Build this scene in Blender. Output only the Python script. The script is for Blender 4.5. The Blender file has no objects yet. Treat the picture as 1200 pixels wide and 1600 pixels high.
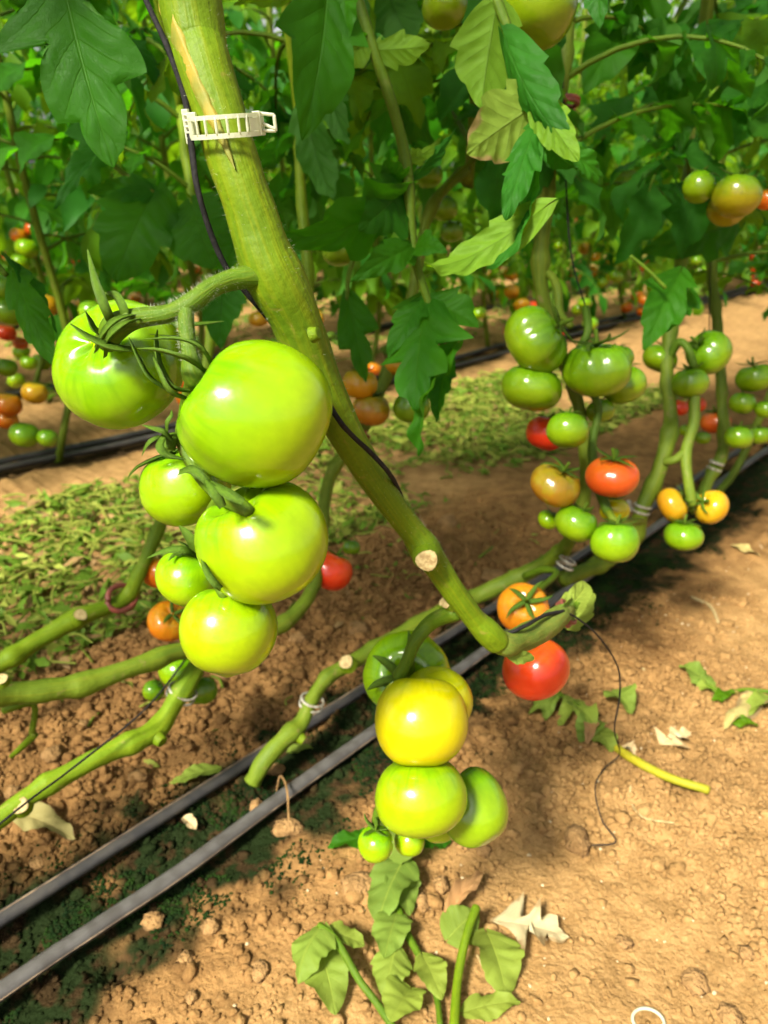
import bpy, math, random
import numpy as np
from mathutils import Vector, Matrix, noise as mnoise

# ------------------------------------------------------------------ camera, sky, sun, exposure
scene = bpy.context.scene
F = 1200.0                       # focal length in photo pixels (photo 1200 x 1600)
PITCH = math.radians(23.4)
HCAM = 0.70
cp, sp = math.cos(PITCH), math.sin(PITCH)
cam = bpy.data.cameras.new('camera')
cam_o = bpy.data.objects.new('camera', cam)
scene.collection.objects.link(cam_o)
cam_o.location = (0, 0, HCAM)
cam_o.rotation_euler = (math.pi / 2 - PITCH, 0, 0)
cam.sensor_fit = 'VERTICAL'
cam.sensor_height = 36.0
cam.lens = 27.0
cam.clip_start = 0.02
cam.clip_end = 500
cam.dof.use_dof = True
cam.dof.focus_distance = 0.425
cam.dof.aperture_fstop = 10.5
scene.camera = cam_o

SUN_AZ = Vector((-0.573, -0.82, 0)).normalized()      # horizontal direction towards the sun
SUN_EL = math.radians(47)
SUND = Vector((SUN_AZ.x * math.cos(SUN_EL), SUN_AZ.y * math.cos(SUN_EL), math.sin(SUN_EL)))
world = bpy.data.worlds.new('World')
scene.world = world
world.use_nodes = True
wn = world.node_tree.nodes
wl = world.node_tree.links
bg = wn['Background']
sky = wn.new('ShaderNodeTexSky')
sky.sky_type = 'NISHITA'
sky.sun_disc = False
sky.sun_elevation = SUN_EL
sky.sun_rotation = math.atan2(SUN_AZ.x, SUN_AZ.y)
sky.dust_density = 4.0
sky.air_density = 1.0
hs = wn.new('ShaderNodeHueSaturation')
hs.inputs['Saturation'].default_value = 0.12          # light filtered by milky greenhouse film
wl.new(sky.outputs[0], hs.inputs['Color'])
wl.new(hs.outputs[0], bg.inputs['Color'])
bg.inputs['Strength'].default_value = 0.072
sun = bpy.data.lights.new('sun', 'SUN')
sun.energy = 5.0
sun.angle = math.radians(11)
sun.color = (1.0, 0.95, 0.80)
sun_o = bpy.data.objects.new('sun', sun)
scene.collection.objects.link(sun_o)
sun_o.rotation_euler = (-SUND).to_track_quat('-Z', 'Y').to_euler()
sun_o.location = SUND * 20
vs = scene.view_settings
vs.view_transform = 'Standard'
vs.look = 'None'
vs.exposure = 1.40
vs.gamma = 1.0
vs.use_curve_mapping = False
scene.cycles.use_denoising = True
scene.cycles.max_bounces = 6
scene.cycles.use_adaptive_sampling = True
scene.cycles.adaptive_threshold = 0.03
scene.cycles.adaptive_min_samples = 16
scene.cycles.transparent_max_bounces = 8
scene.cycles.transmission_bounces = 4
scene.cycles.diffuse_bounces = 3
scene.cycles.glossy_bounces = 2
scene.cycles.sample_clamp_indirect = 6.0
scene.cycles.caustics_reflective = False
scene.cycles.caustics_refractive = False

COL = scene.collection
R = random.Random(7)
NR = np.random.RandomState(11)

# ------------------------------------------------------------------ placing
RD = Vector((0.70, 0.714, 0)).normalized()            # direction of the crop rows
RN = Vector((-RD.y, RD.x, 0))                         # across the rows, away from the camera


def P(x, y, d):
    """photo pixel + distance along the view axis -> world point"""
    cx, cy = (x - 600) / F * d, -(y - 800) / F * d
    return Vector((cx, cy * sp + d * cp, HCAM + cy * cp - d * sp))


def CV(v):
    """direction given as (right, up, towards the camera) -> world"""
    x, y, z = v
    return Vector((x, y * sp - z * cp, y * cp + z * sp)).normalized()


def px(p):
    """world -> photo pixel and depth"""
    q = Vector(p) - Vector((0, 0, HCAM))
    d = q.y * cp - q.z * sp
    u = q.y * sp + q.z * cp
    if d < 0.01:
        return (-9999, -9999, d)
    return (600 + q.x / d * F, 800 - u / d * F, d)


def GR(x, y, z=0.0):
    """photo pixel -> point on the soil"""
    dn = (y - 800) * cp + F * sp
    t = (HCAM - z) / dn
    return Vector(((x - 600) * t, (F * cp - (y - 800) * sp) * t, z))


def SP(s, p, z=0.0):
    v = RD * s + RN * p
    return Vector((v.x, v.y, z))


# ------------------------------------------------------------------ noise for the soil
_perm = np.random.RandomState(3).rand(256, 256)


def vnoise(x, y):
    xi = np.floor(x).astype(int); yi = np.floor(y).astype(int)
    fx = x - xi; fy = y - yi
    fx = fx * fx * (3 - 2 * fx); fy = fy * fy * (3 - 2 * fy)
    a = _perm[xi & 255, yi & 255]; b = _perm[(xi + 1) & 255, yi & 255]
    c = _perm[xi & 255, (yi + 1) & 255]; d = _perm[(xi + 1) & 255, (yi + 1) & 255]
    return (a * (1 - fx) + b * fx) * (1 - fy) + (c * (1 - fx) + d * fx) * fy - 0.5


HOLE = GR(178, 1505)


def soil(s, p):
    """soil height at row coordinates (arrays)"""
    s = np.asarray(s, float); p = np.asarray(p, float)
    h = 0.020 * vnoise(s * 3.1 + 7, p * 3.1) + 0.012 * vnoise(s * 9 + 3, p * 9 + 40)
    rough = 0.35 + 1.3 * np.clip(0.5 + 1.6 * vnoise(s * 2.3 + 50, p * 2.3 + 9), 0, 1)
    path = np.clip((0.38 - p) / 0.25, 0, 1)
    rough = rough * (1 - 0.50 * path)
    h += rough * (0.016 * np.abs(vnoise(s * 31, p * 31 + 5)) + 0.011 * np.abs(vnoise(s * 70 + 9, p * 70))
                  + 0.004 * vnoise(s * 140, p * 140))
    for c in ROWS:
        h += 0.035 * np.exp(-((p - c - 0.30) / 0.14) ** 2)
        h -= 0.020 * np.exp(-((p - c) / 0.07) ** 2)
    hs_, hp_ = HOLE.dot(RD), HOLE.dot(RN)
    h -= 0.03 * np.exp(-(((s - hs_) ** 2 + (p - hp_) ** 2) / 0.016 ** 2))
    return h


ROWS = [0.62, 2.02, 2.82, 4.22, 5.02, 6.42, 7.22, 8.62, 9.42]


def soil_at(v):
    v = Vector(v)
    return float(soil(v.dot(RD), v.dot(RN)))


def on_soil(x, y, lift=0.0):
    g = GR(x, y)
    g = GR(x, y, soil_at(g))
    g = GR(x, y, soil_at(g))
    return Vector((g.x, g.y, g.z + lift))


# ------------------------------------------------------------------ materials
def nodes_of(name):
    m = bpy.data.materials.new(name)
    m.use_nodes = True
    nt = m.node_tree
    return m, nt, nt.nodes, nt.links, nt.nodes['Principled BSDF']


def mixc(nt, fac, a, b, blend='MIX'):
    n = nt.nodes.new('ShaderNodeMix')
    n.data_type = 'RGBA'
    n.blend_type = blend
    for i, v in ((0, fac), (6, a), (7, b)):
        if hasattr(v, 'is_linked') or hasattr(v, 'node'):
            nt.links.new(v, n.inputs[i])
        elif i == 0:
            n.inputs[0].default_value = v
        else:
            n.inputs[i].default_value = (v[0], v[1], v[2], 1)
    return n.outputs[2]


def math_n(nt, op, a, b=0.0, c=0.0, clamp=False):
    n = nt.nodes.new('ShaderNodeMath')
    n.operation = op
    n.use_clamp = clamp
    for i, v in enumerate((a, b, c)):
        if hasattr(v, 'node'):
            nt.links.new(v, n.inputs[i])
        else:
            n.inputs[i].default_value = v
    return n.outputs[0]


def ramp(nt, fac, lo, hi):
    n = nt.nodes.new('ShaderNodeMapRange')
    n.interpolation_type = 'SMOOTHSTEP'
    nt.links.new(fac, n.inputs[0])
    n.inputs[1].default_value = lo
    n.inputs[2].default_value = hi
    return n.outputs[0]


def noise_n(nt, scale, detail=3, coord=None, dist=0.0):
    n = nt.nodes.new('ShaderNodeTexNoise')
    n.inputs['Scale'].default_value = scale
    n.inputs['Detail'].default_value = detail
    n.inputs['Distortion'].default_value = dist
    if coord is not None:
        nt.links.new(coord, n.inputs['Vector'])
    return n.outputs[0]


def bump_n(nt, height, strength, distance, bsdf):
    b = nt.nodes.new('ShaderNodeBump')
    b.inputs['Strength'].default_value = strength
    b.inputs['Distance'].default_value = distance
    nt.links.new(height, b.inputs['Height'])
    nt.links.new(b.outputs[0], bsdf.inputs['Normal'])
    return b


def coord(nt, which):
    return nt.nodes.new('ShaderNodeTexCoord').outputs[which]


def plain(name, col, rough=0.6, col2=None, scale=40, bump=0.0, spec=0.5, bdist=0.001):
    m, nt, ns, ls, b = nodes_of(name)
    c = coord(nt, 'Object')
    nz = noise_n(nt, scale, 4, c)
    col2 = col2 or tuple(x * 0.7 for x in col)
    ls.new(mixc(nt, ramp(nt, nz, 0.35, 0.65), col, col2), b.inputs['Base Color'])
    b.inputs['Roughness'].default_value = rough
    b.inputs['Specular IOR Level'].default_value = spec
    if bump:
        bump_n(nt, noise_n(nt, scale * 3, 3, c), bump, bdist, b)
    return m


def tomato_mat(name, low, high, shoulder=None, patch=None):
    """low: colour at the blossom end, high: near the calyx (object z), shoulder: round the stalk"""
    m, nt, ns, ls, b = nodes_of(name)
    c = coord(nt, 'Object')
    sx = ns.new('ShaderNodeSeparateXYZ'); ls.new(c, sx.inputs[0])
    nz = noise_n(nt, 1.3, 3, c)
    zz = math_n(nt, 'ADD', sx.outputs[2], math_n(nt, 'MULTIPLY', math_n(nt, 'SUBTRACT', nz, 0.5), 1.2))
    col = mixc(nt, ramp(nt, zz, -0.7, 0.75), low, high)
    if patch:
        col = mixc(nt, ramp(nt, noise_n(nt, 1.7, 2, c), 0.52, 0.68), col, patch)
    if shoulder:
        col = mixc(nt, ramp(nt, zz, 0.45, 0.95), col, shoulder)
    r_ = math_n(nt, 'SQRT', math_n(nt, 'ADD', math_n(nt, 'MULTIPLY', sx.outputs[0], sx.outputs[0]), math_n(nt, 'MULTIPLY', sx.outputs[1], sx.outputs[1])))
    # pale pin-prick speckle of the skin
    vo = ns.new('ShaderNodeTexVoronoi'); vo.inputs['Scale'].default_value = 32
    ls.new(c, vo.inputs['Vector'])
    sp_ = math_n(nt, 'LESS_THAN', vo.outputs['Distance'], 0.10)
    col = mixc(nt, math_n(nt, 'MULTIPLY', sp_, 0.4), col, tuple(min(1, x * 1.3 + 0.05) for x in low))
    if shoulder:
        an = math_n(nt, 'ARCTAN2', sx.outputs[1], sx.outputs[0])
        cb = ns.new('ShaderNodeCombineXYZ'); ls.new(math_n(nt, 'MULTIPLY', an, 3.2), cb.inputs[0]); ls.new(math_n(nt, 'MULTIPLY', sx.outputs[2], .7), cb.inputs[1])
        st_ = math_n(nt, 'MULTIPLY', ramp(nt, noise_n(nt, 2.2, 3, cb.outputs[0]), 0.45, 0.7), ramp(nt, sx.outputs[2], -0.1, 0.7))
        col = mixc(nt, math_n(nt, 'MULTIPLY', st_, 0.45), col, tuple(x * 0.75 for x in shoulder))
    mot = ramp(nt, noise_n(nt, 7, 4, c), 0.3, 0.7)
    col = mixc(nt, math_n(nt, 'MULTIPLY', mot, 0.16), col, tuple(x * 0.6 for x in high))
    ls.new(col, b.inputs['Base Color'])
    rgh = ns.new('ShaderNodeMapRange'); ls.new(noise_n(nt, 14, 3, c), rgh.inputs[0])
    rgh.inputs[1].default_value = 0.35; rgh.inputs[2].default_value = 0.7; rgh.inputs[3].default_value = 0.15; rgh.inputs[4].default_value = 0.27
    ls.new(rgh.outputs[0], b.inputs['Roughness'])
    b.inputs['Specular IOR Level'].default_value = 0.4
    b.inputs['Subsurface Weight'].default_value = 0.5
    b.inputs['Subsurface Scale'].default_value = 0.02
    b.inputs['Subsurface Radius'].default_value = (1.0, 1.0, 0.15)
    b.inputs['Coat Weight'].default_value = 0.15
    b.inputs['Coat Roughness'].default_value = 0.12
    return m


def leaf_mat(name, top, under, trans, tmix=0.34, vein=0.36, dry=None, rough=0.55, fine=True):
    m, nt, ns, ls, b = nodes_of(name)
    c = coord(nt, 'Object')
    oi = ns.new('ShaderNodeObjectInfo')
    geo = ns.new('ShaderNodeNewGeometry')
    nz = noise_n(nt, 16, 2, c)
    topc = mixc(nt, ramp(nt, nz, 0.3, 0.7), top, tuple(x * 0.68 for x in top))
    topc = mixc(nt, math_n(nt, 'MULTIPLY', oi.outputs['Random'], 0.5), topc, (top[0] * 1.8, top[1] * 1.3, top[2] * 1.1))
    und = under
    tc = None
    if fine:
        uv = ns.new('ShaderNodeUVMap'); uv.uv_map = 'uv'
        sx = ns.new('ShaderNodeSeparateXYZ'); ls.new(uv.outputs[0], sx.inputs[0])
        u, v = sx.outputs[0], sx.outputs[1]
        av = math_n(nt, 'ABSOLUTE', math_n(nt, 'MULTIPLY_ADD', v, 2.0, -1.0))
        mid = ramp(nt, av, 0.05, 0.012)
        q = math_n(nt, 'ADD', math_n(nt, 'SUBTRACT', math_n(nt, 'MULTIPLY', u, 6.5), math_n(nt, 'MULTIPLY', av, 1.5)), math_n(nt, 'MULTIPLY', nz, 0.6))
        fr = math_n(nt, 'ABSOLUTE', math_n(nt, 'SUBTRACT', math_n(nt, 'FRACT', q), 0.5))
        side = math_n(nt, 'MULTIPLY', ramp(nt, fr, 0.055, 0.0), ramp(nt, av, 1.0, 0.5))
        vo = ns.new('ShaderNodeTexVoronoi'); vo.feature = 'DISTANCE_TO_EDGE'; vo.inputs['Scale'].default_value = 330
        ls.new(c, vo.inputs['Vector'])
        net = ramp(nt, vo.outputs[0], 0.09, 0.0)
        veins = math_n(nt, 'MAXIMUM', mid, math_n(nt, 'MAXIMUM', math_n(nt, 'MULTIPLY', side, 0.7), math_n(nt, 'MULTIPLY', net, 0.12)))
        topc = mixc(nt, math_n(nt, 'MULTIPLY', veins, vein), topc, (top[0] * 1.9 + 0.01, top[1] * 1.5 + 0.01, top[2] * 1.4))
        und = mixc(nt, math_n(nt, 'MULTIPLY', veins, vein * 0.9), under, tuple(x * 0.55 for x in under))
        tc = mixc(nt, math_n(nt, 'MULTIPLY', veins, 0.6), trans, tuple(x * 0.5 for x in trans))
    col = mixc(nt, geo.outputs['Backfacing'], topc, und)
    if dry:
        dm = ramp(nt, math_n(nt, 'ADD', noise_n(nt, 22, 3, c), math_n(nt, 'MULTIPLY', av, 0.35)), 0.80, 0.86)
        col = mixc(nt, dm, col, dry)
    ls.new(col, b.inputs['Base Color'])
    b.inputs['Roughness'].default_value = rough
    b.inputs['Specular IOR Level'].default_value = 0.12
    if fine:
        bump_n(nt, math_n(nt, 'SUBTRACT', math_n(nt, 'MULTIPLY', noise_n(nt, 110, 1, c), 0.9), math_n(nt, 'MAXIMUM', veins, math_n(nt, 'MULTIPLY', net, 0.15))), 0.5, 0.0016, b)
    tr = ns.new('ShaderNodeBsdfTranslucent')
    if tc is not None:
        ls.new(tc, tr.inputs[0])
    else:
        tr.inputs[0].default_value = (*trans, 1)
    mx = ns.new('ShaderNodeMixShader')
    mx.inputs[0].default_value = tmix
    ls.new(b.outputs[0], mx.inputs[1]); ls.new(tr.outputs[0], mx.inputs[2])
    ls.new(mx.outputs[0], ns['Material Output'].inputs['Surface'])
    return m


def stem_mat(name, a, b_, scar, stripe=None):
    m, nt, ns, ls, b = nodes_of(name)
    c = coord(nt, 'Object')
    uv = ns.new('ShaderNodeUVMap'); uv.uv_map = 'uv'
    mp = ns.new('ShaderNodeMapping'); mp.inputs['Scale'].default_value = (9, 26, 1)
    ls.new(uv.outputs[0], mp.inputs['Vector'])
    streak = noise_n(nt, 1.0, 3, mp.outputs[0])
    nz = noise_n(nt, 22, 3, c)
    pit = noise_n(nt, 420, 2, c)
    col = mixc(nt, ramp(nt, nz, 0.35, 0.68), a, b_)
    col = mixc(nt, math_n(nt, 'MULTIPLY', ramp(nt, streak, 0.42, 0.66), 0.45), col, (a[0] * 1.25 + .02, a[1] * 1.08, a[2]))
    col = mixc(nt, math_n(nt, 'MULTIPLY', ramp(nt, pit, 0.5, 0.66), 0.2), col, tuple(x * 0.55 for x in b_))
    sc = ramp(nt, noise_n(nt, 75, 3, c, 0.6), 0.62, 0.74)
    col = mixc(nt, math_n(nt, 'MULTIPLY', sc, 0.7), col, scar)
    ls.new(col, b.inputs['Base Color'])
    b.inputs['Roughness'].default_value = 0.55
    b.inputs['Specular IOR Level'].default_value = 0.15
    bump_n(nt, math_n(nt, 'ADD', math_n(nt, 'MULTIPLY', noise_n(nt, 150, 3, c), 1.2), streak), 0.5, 0.0014, b)
    return m


def soil_mat():
    m, nt, ns, ls, b = nodes_of('soil')
    c = coord(nt, 'Object')
    mp = ns.new('ShaderNodeMapping'); mp.inputs['Rotation'].default_value = (0, 0, -math.atan2(RD.y, RD.x))
    ls.new(c, mp.inputs['Vector'])
    sx = ns.new('ShaderNodeSeparateXYZ'); ls.new(mp.outputs[0], sx.inputs[0])
    p = sx.outputs[1]
    n1 = noise_n(nt, 3, 2, c); n2 = noise_n(nt, 34, 4, c); n3 = noise_n(nt, 260, 1, c)
    col = mixc(nt, ramp(nt, n2, 0.3, 0.7), (0.295, 0.172, 0.066), (0.205, 0.115, 0.041))
    col = mixc(nt, math_n(nt, 'MULTIPLY', ramp(nt, n3, 0.5, 0.72), 0.35), col, (0.38, 0.24, 0.10))
    col = mixc(nt, math_n(nt, 'MULTIPLY', ramp(nt, n1, 0.48, 0.66), 0.4), col, (0.165, 0.090, 0.033))
    bed = ramp(nt, math_n(nt, 'ADD', p, math_n(nt, 'MULTIPLY', math_n(nt, 'SUBTRACT', noise_n(nt, 5, 3, c), 0.5), 0.30)), 0.30, 0.50)
    bed = math_n(nt, 'MULTIPLY', bed, ramp(nt, p, 1.12, 0.98))
    col = mixc(nt, math_n(nt, 'MULTIPLY', bed, 0.62), col, mixc(nt, ramp(nt, n2, 0.35, 0.65), (0.215, 0.108, 0.036), (0.125, 0.060, 0.020)))
    # damp, mossy strip under the drip lines
    pw = math_n(nt, 'ADD', p, math_n(nt, 'MULTIPLY', math_n(nt, 'SUBTRACT', noise_n(nt, 14, 2, c), 0.5), 0.22))
    dist = math_n(nt, 'ABSOLUTE', math_n(nt, 'SUBTRACT', pw, 0.605))
    damp = ramp(nt, dist, 0.125, 0.05)
    for r in ROWS[1:4]:
        damp = math_n(nt, 'MAXIMUM', damp, ramp(nt, math_n(nt, 'ABSOLUTE', math_n(nt, 'SUBTRACT', pw, r)), 0.10, 0.03))
    col = mixc(nt, math_n(nt, 'MULTIPLY', damp, 0.93), col, (0.013, 0.0085, 0.0035))
    moss = math_n(nt, 'MULTIPLY', ramp(nt, dist, 0.10, 0.05), ramp(nt, noise_n(nt, 45, 2, c), 0.38, 0.52))
    col = mixc(nt, math_n(nt, 'MULTIPLY', moss, 0.9), col, (0.006, 0.014, 0.003))
    ls.new(col, b.inputs['Base Color'])
    rg = ns.new('ShaderNodeMapRange'); ls.new(damp, rg.inputs[0]); rg.inputs[3].default_value = 0.95; rg.inputs[4].default_value = 0.8
    ls.new(rg.outputs[0], b.inputs['Roughness'])
    b.inputs['Specular IOR Level'].default_value = 0.06
    bump_n(nt, noise_n(nt, 150, 5, c), 1.0, 0.0045, b)
    return m


M = {}
M['soil'] = soil_mat()
M['clod'] = plain('clod_soil', (0.28, 0.160, 0.062), 0.95, (0.19, 0.105, 0.038), 90, 1.0, 0.2, 0.006)
M['grit'] = plain('pale_grit', (0.45, 0.36, 0.22), 0.8, (0.36, 0.27, 0.15), 60)
M['moss'] = plain('moss', (0.011, 0.026, 0.004), 0.95, (0.004, 0.011, 0.003), 40, 0.6, 0.05)
M['green'] = tomato_mat('skin_green', (0.17, 0.27, 0.003), (0.095, 0.22, 0.003), (0.06, 0.17, 0.004))
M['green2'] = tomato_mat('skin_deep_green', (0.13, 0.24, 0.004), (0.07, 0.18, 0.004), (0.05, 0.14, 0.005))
M['lime'] = tomato_mat('skin_lime', (0.230, 0.345, 0.001), (0.150, 0.300, 0.001), (0.080, 0.22, 0.002))
M['limey'] = tomato_mat('skin_lime_yellow', (0.250, 0.340, 0.001), (0.180, 0.305, 0.001), (0.09, 0.22, 0.002))
M['yellow'] = tomato_mat('skin_yellow', (0.42, 0.36, 0.001), (0.40, 0.38, 0.001), (0.28, 0.34, 0.002))
M['orange'] = tomato_mat('skin_orange', (0.56, 0.115, 0.006), (0.52, 0.19, 0.006), (0.32, 0.22, 0.01))
M['breaker'] = tomato_mat('skin_breaker', (0.34, 0.13, 0.008), (0.27, 0.17, 0.01), (0.16, 0.19, 0.01), (0.30, 0.22, 0.01))
M['red'] = tomato_mat('skin_red', (0.54, 0.026, 0.006), (0.54, 0.046, 0.007), (0.48, 0.09, 0.008))
LC = {'leaf': ((0.018, 0.098, 0.003), (0.050, 0.150, 0.016), (0.10, 0.42, 0.004), .40),
      'leaf_b': ((0.015, 0.088, 0.006), (0.052, 0.150, 0.022), (0.06, 0.36, 0.007), .38),
      'leaf_y': ((0.050, 0.140, 0.003), (0.105, 0.21, 0.015), (0.26, 0.50, 0.006), .46)}
for k_, (a_, b__, c_, d_) in LC.items():
    M[k_] = leaf_mat(k_, a_, b__, c_, d_)
    M[k_ + '_far'] = leaf_mat(k_ + '_far', a_, b__, c_, d_, fine=False)
M['cut_far'] = leaf_mat('cut_far', (0.090, 0.180, 0.016), (0.16, 0.24, 0.05), (0.19, 0.36, 0.025), 0.3, fine=False)
M['pale_far'] = leaf_mat('pale_far', (0.24, 0.30, 0.05), (0.27, 0.31, 0.08), (0.27, 0.35, 0.05), 0.3, fine=False)
M['tan_far'] = leaf_mat('tan_far', (0.26, 0.18, 0.075), (0.28, 0.20, 0.09), (0.25, 0.18, 0.07), 0.2, fine=False)
M['leaf_dry_edge'] = leaf_mat('leaf_browned', (0.09, 0.17, 0.01), (0.15, 0.23, 0.03), (0.30, 0.45, 0.02), 0.42, 0.5, (0.24, 0.16, 0.07))
M['leaf_cut'] = leaf_mat('leaf_wilted', (0.135, 0.215, 0.032), (0.21, 0.28, 0.085), (0.25, 0.40, 0.04), 0.3, 0.6)
M['leaf_pale'] = leaf_mat('leaf_pale_dry', (0.33, 0.31, 0.12), (0.36, 0.33, 0.17), (0.33, 0.31, 0.12), 0.25, 0.3, (0.22, 0.15, 0.07))
M['leaf_white'] = leaf_mat('leaf_bleached', (0.40, 0.35, 0.20), (0.42, 0.37, 0.22), (0.4, 0.36, 0.2), 0.2, 0.2, (0.25, 0.17, 0.08))
M['leaf_tan'] = leaf_mat('leaf_tan', (0.29, 0.19, 0.085), (0.31, 0.21, 0.10), (0.3, 0.2, 0.08), 0.2, 0.3)
M['stem'] = stem_mat('stem_green', (0.096, 0.155, 0.003), (0.066, 0.120, 0.003), (0.15, 0.145, 0.02))
M['stem_bright'] = stem_mat('stem_bright', (0.115, 0.185, 0.006), (0.082, 0.145, 0.005), (0.19, 0.18, 0.04))
M['stem_low'] = stem_mat('stem_pale', (0.094, 0.142, 0.009), (0.066, 0.108, 0.008), (0.16, 0.13, 0.045))
M['stem_dark'] = stem_mat('stem_shade', (0.08, 0.13, 0.010), (0.055, 0.10, 0.008), (0.12, 0.12, 0.03))
M['calyx'] = stem_mat('calyx_green', (0.062, 0.128, 0.008), (0.042, 0.092, 0.006), (0.10, 0.14, 0.025))
M['stalk'] = stem_mat('stalk_green', (0.066, 0.125, 0.005), (0.045, 0.092, 0.004), (0.10, 0.13, 0.02))
M['scar'] = plain('yellow_scar', (0.22, 0.165, 0.008), 0.7, (0.12, 0.13, 0.005), 70, 0.4)
M['cut'] = plain('cut_wood', (0.37, 0.29, 0.13), 0.8, (0.23, 0.155, 0.06), 260, 0.6)
M['hair'] = plain('stem_hair', (0.55, 0.60, 0.40), 0.6)
M['twine'] = plain('black_twine', (0.005, 0.005, 0.005), 0.8, (0.012, 0.011, 0.011), 300, 0.6, 0.2)
M['rubber'] = plain('brown_rubber', (0.20, 0.045, 0.028), 0.6, (0.12, 0.03, 0.02), 90)
M['tube'] = plain('drip_tube', (0.030, 0.028, 0.028), 0.40, (0.050, 0.045, 0.040), 45, 0.25, 0.5)
M['tube_grey'] = plain('drip_tube_grey', (0.075, 0.070, 0.066), 0.42, (0.050, 0.045, 0.041), 60, 0.3, 0.5)
M['lit_line'] = plain('tube_lit_line', (0.24, 0.165, 0.10), 0.9, (0.09, 0.06, 0.04), 60)
M['bend'] = stem_mat('bend_green', (0.11, 0.145, 0.022), (0.075, 0.115, 0.014), (0.19, 0.16, 0.06))
M['yellow_stalk'] = stem_mat('yellow_stalk', (0.27, 0.24, 0.012), (0.20, 0.20, 0.012), (0.27, 0.21, 0.06))


def plastic_mat():
    m, nt, ns, ls, b = nodes_of('milky_plastic')
    b.inputs['Base Color'].default_value = (0.66, 0.68, 0.54, 1)
    b.inputs['Roughness'].default_value = 0.3
    tr = ns.new('ShaderNodeBsdfTranslucent'); tr.inputs[0].default_value = (0.66, 0.70, 0.50, 1)
    tp = ns.new('ShaderNodeBsdfTransparent')
    m1 = ns.new('ShaderNodeMixShader'); m1.inputs[0].default_value = 0.45
    ls.new(b.outputs[0], m1.inputs[1]); ls.new(tr.outputs[0], m1.inputs[2])
    m2 = ns.new('ShaderNodeMixShader'); m2.inputs[0].default_value = 0.18
    ls.new(m1.outputs[0], m2.inputs[1]); ls.new(tp.outputs[0], m2.inputs[2])
    ls.new(m2.outputs[0], ns['Material Output'].inputs['Surface'])
    return m


M['plastic'] = plastic_mat()
M['clip_dirty'] = plain('dirty_plastic', (0.30, 0.29, 0.24), 0.5, (0.17, 0.14, 0.10), 220, 0.3)

# ------------------------------------------------------------------ mesh building
ORIGIN = {}


class MB:
    def __init__(s):
        s.v, s.f, s.uv, s.mi = [], [], [], []

    def add(s, v, f, uv=None, mi=0):
        o = len(s.v)
        s.v += [tuple(q) for q in v]
        s.f += [tuple(i + o for i in q) for q in f]
        s.uv += uv if uv else [(0.5, 0.5)] * len(v)
        s.mi += [mi] * len(f)
        return s

    def mesh(s, name, mats, off=Vector((0, 0, 0))):
        me = bpy.data.meshes.new(name)
        ox, oy, oz = off
        me.from_pydata([(a - ox, b - oy, c - oz) for a, b, c in s.v], [], s.f)
        for m in mats:
            me.materials.append(M[m])
        l = me.uv_layers.new(name='uv')
        idx = np.empty(len(me.loops), int)
        me.loops.foreach_get('vertex_index', idx)
        l.data.foreach_set('uv', np.array(s.uv, float)[idx].ravel())
        me.polygons.foreach_set('use_smooth', [True] * len(me.polygons))
        if any(s.mi):
            me.polygons.foreach_set('material_index', s.mi)
        me.update()
        return me


def link(name, data, parent=None):
    o = bpy.data.objects.new(name, data)
    COL.objects.link(o)
    if parent is not None:
        o.parent = parent
        ORIGIN[o] = ORIGIN.get(parent, Vector((0, 0, 0)))
    return o


def tag(o, label, cat, group=None, kind=None):
    o['label'] = label
    o['category'] = cat
    if group:
        o['group'] = group
    if kind:
        o['kind'] = kind
    return o


def thing(name, label, cat, loc, group=None):
    o = link(name, None)
    o.location = loc
    o.empty_display_size = 0.02
    ORIGIN[o] = Vector(loc)
    return tag(o, label, cat, group)


def part(name, mb, mats, parent):
    """mesh given in world coordinates, hung below parent"""
    if isinstance(mats, str):
        mats = [mats]
    return link(name, mb.mesh(name, mats, ORIGIN.get(parent, Vector((0, 0, 0)))), parent)


def solo(name, mb, mats, label, cat, group=None, kind=None):
    if isinstance(mats, str):
        mats = [mats]
    vs_ = mb.v
    zmin = min(v[2] for v in vs_)
    c = Vector((sum(v[0] for v in vs_) / len(vs_), sum(v[1] for v in vs_) / len(vs_), zmin))
    o = link(name, mb.mesh(name, mats, c))
    o.location = c
    ORIGIN[o] = c
    return tag(o, label, cat, group, kind)


def spline(pts, n):
    """Catmull-Rom through points (tuples of any length)"""
    P_ = [np.array(p, float) for p in pts]
    P_ = [2 * P_[0] - P_[1]] + P_ + [2 * P_[-1] - P_[-2]]
    out = []
    k = len(P_) - 3
    for i in range(n):
        t = i / (n - 1) * k
        j = min(int(t), k - 1)
        u = t - j
        a, b, c, d = P_[j:j + 4]
        out.append(0.5 * (2 * b + (c - a) * u + (2 * a - 5 * b + 4 * c - d) * u * u + (3 * b - a - 3 * c + d) * u ** 3))
    return out


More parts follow.
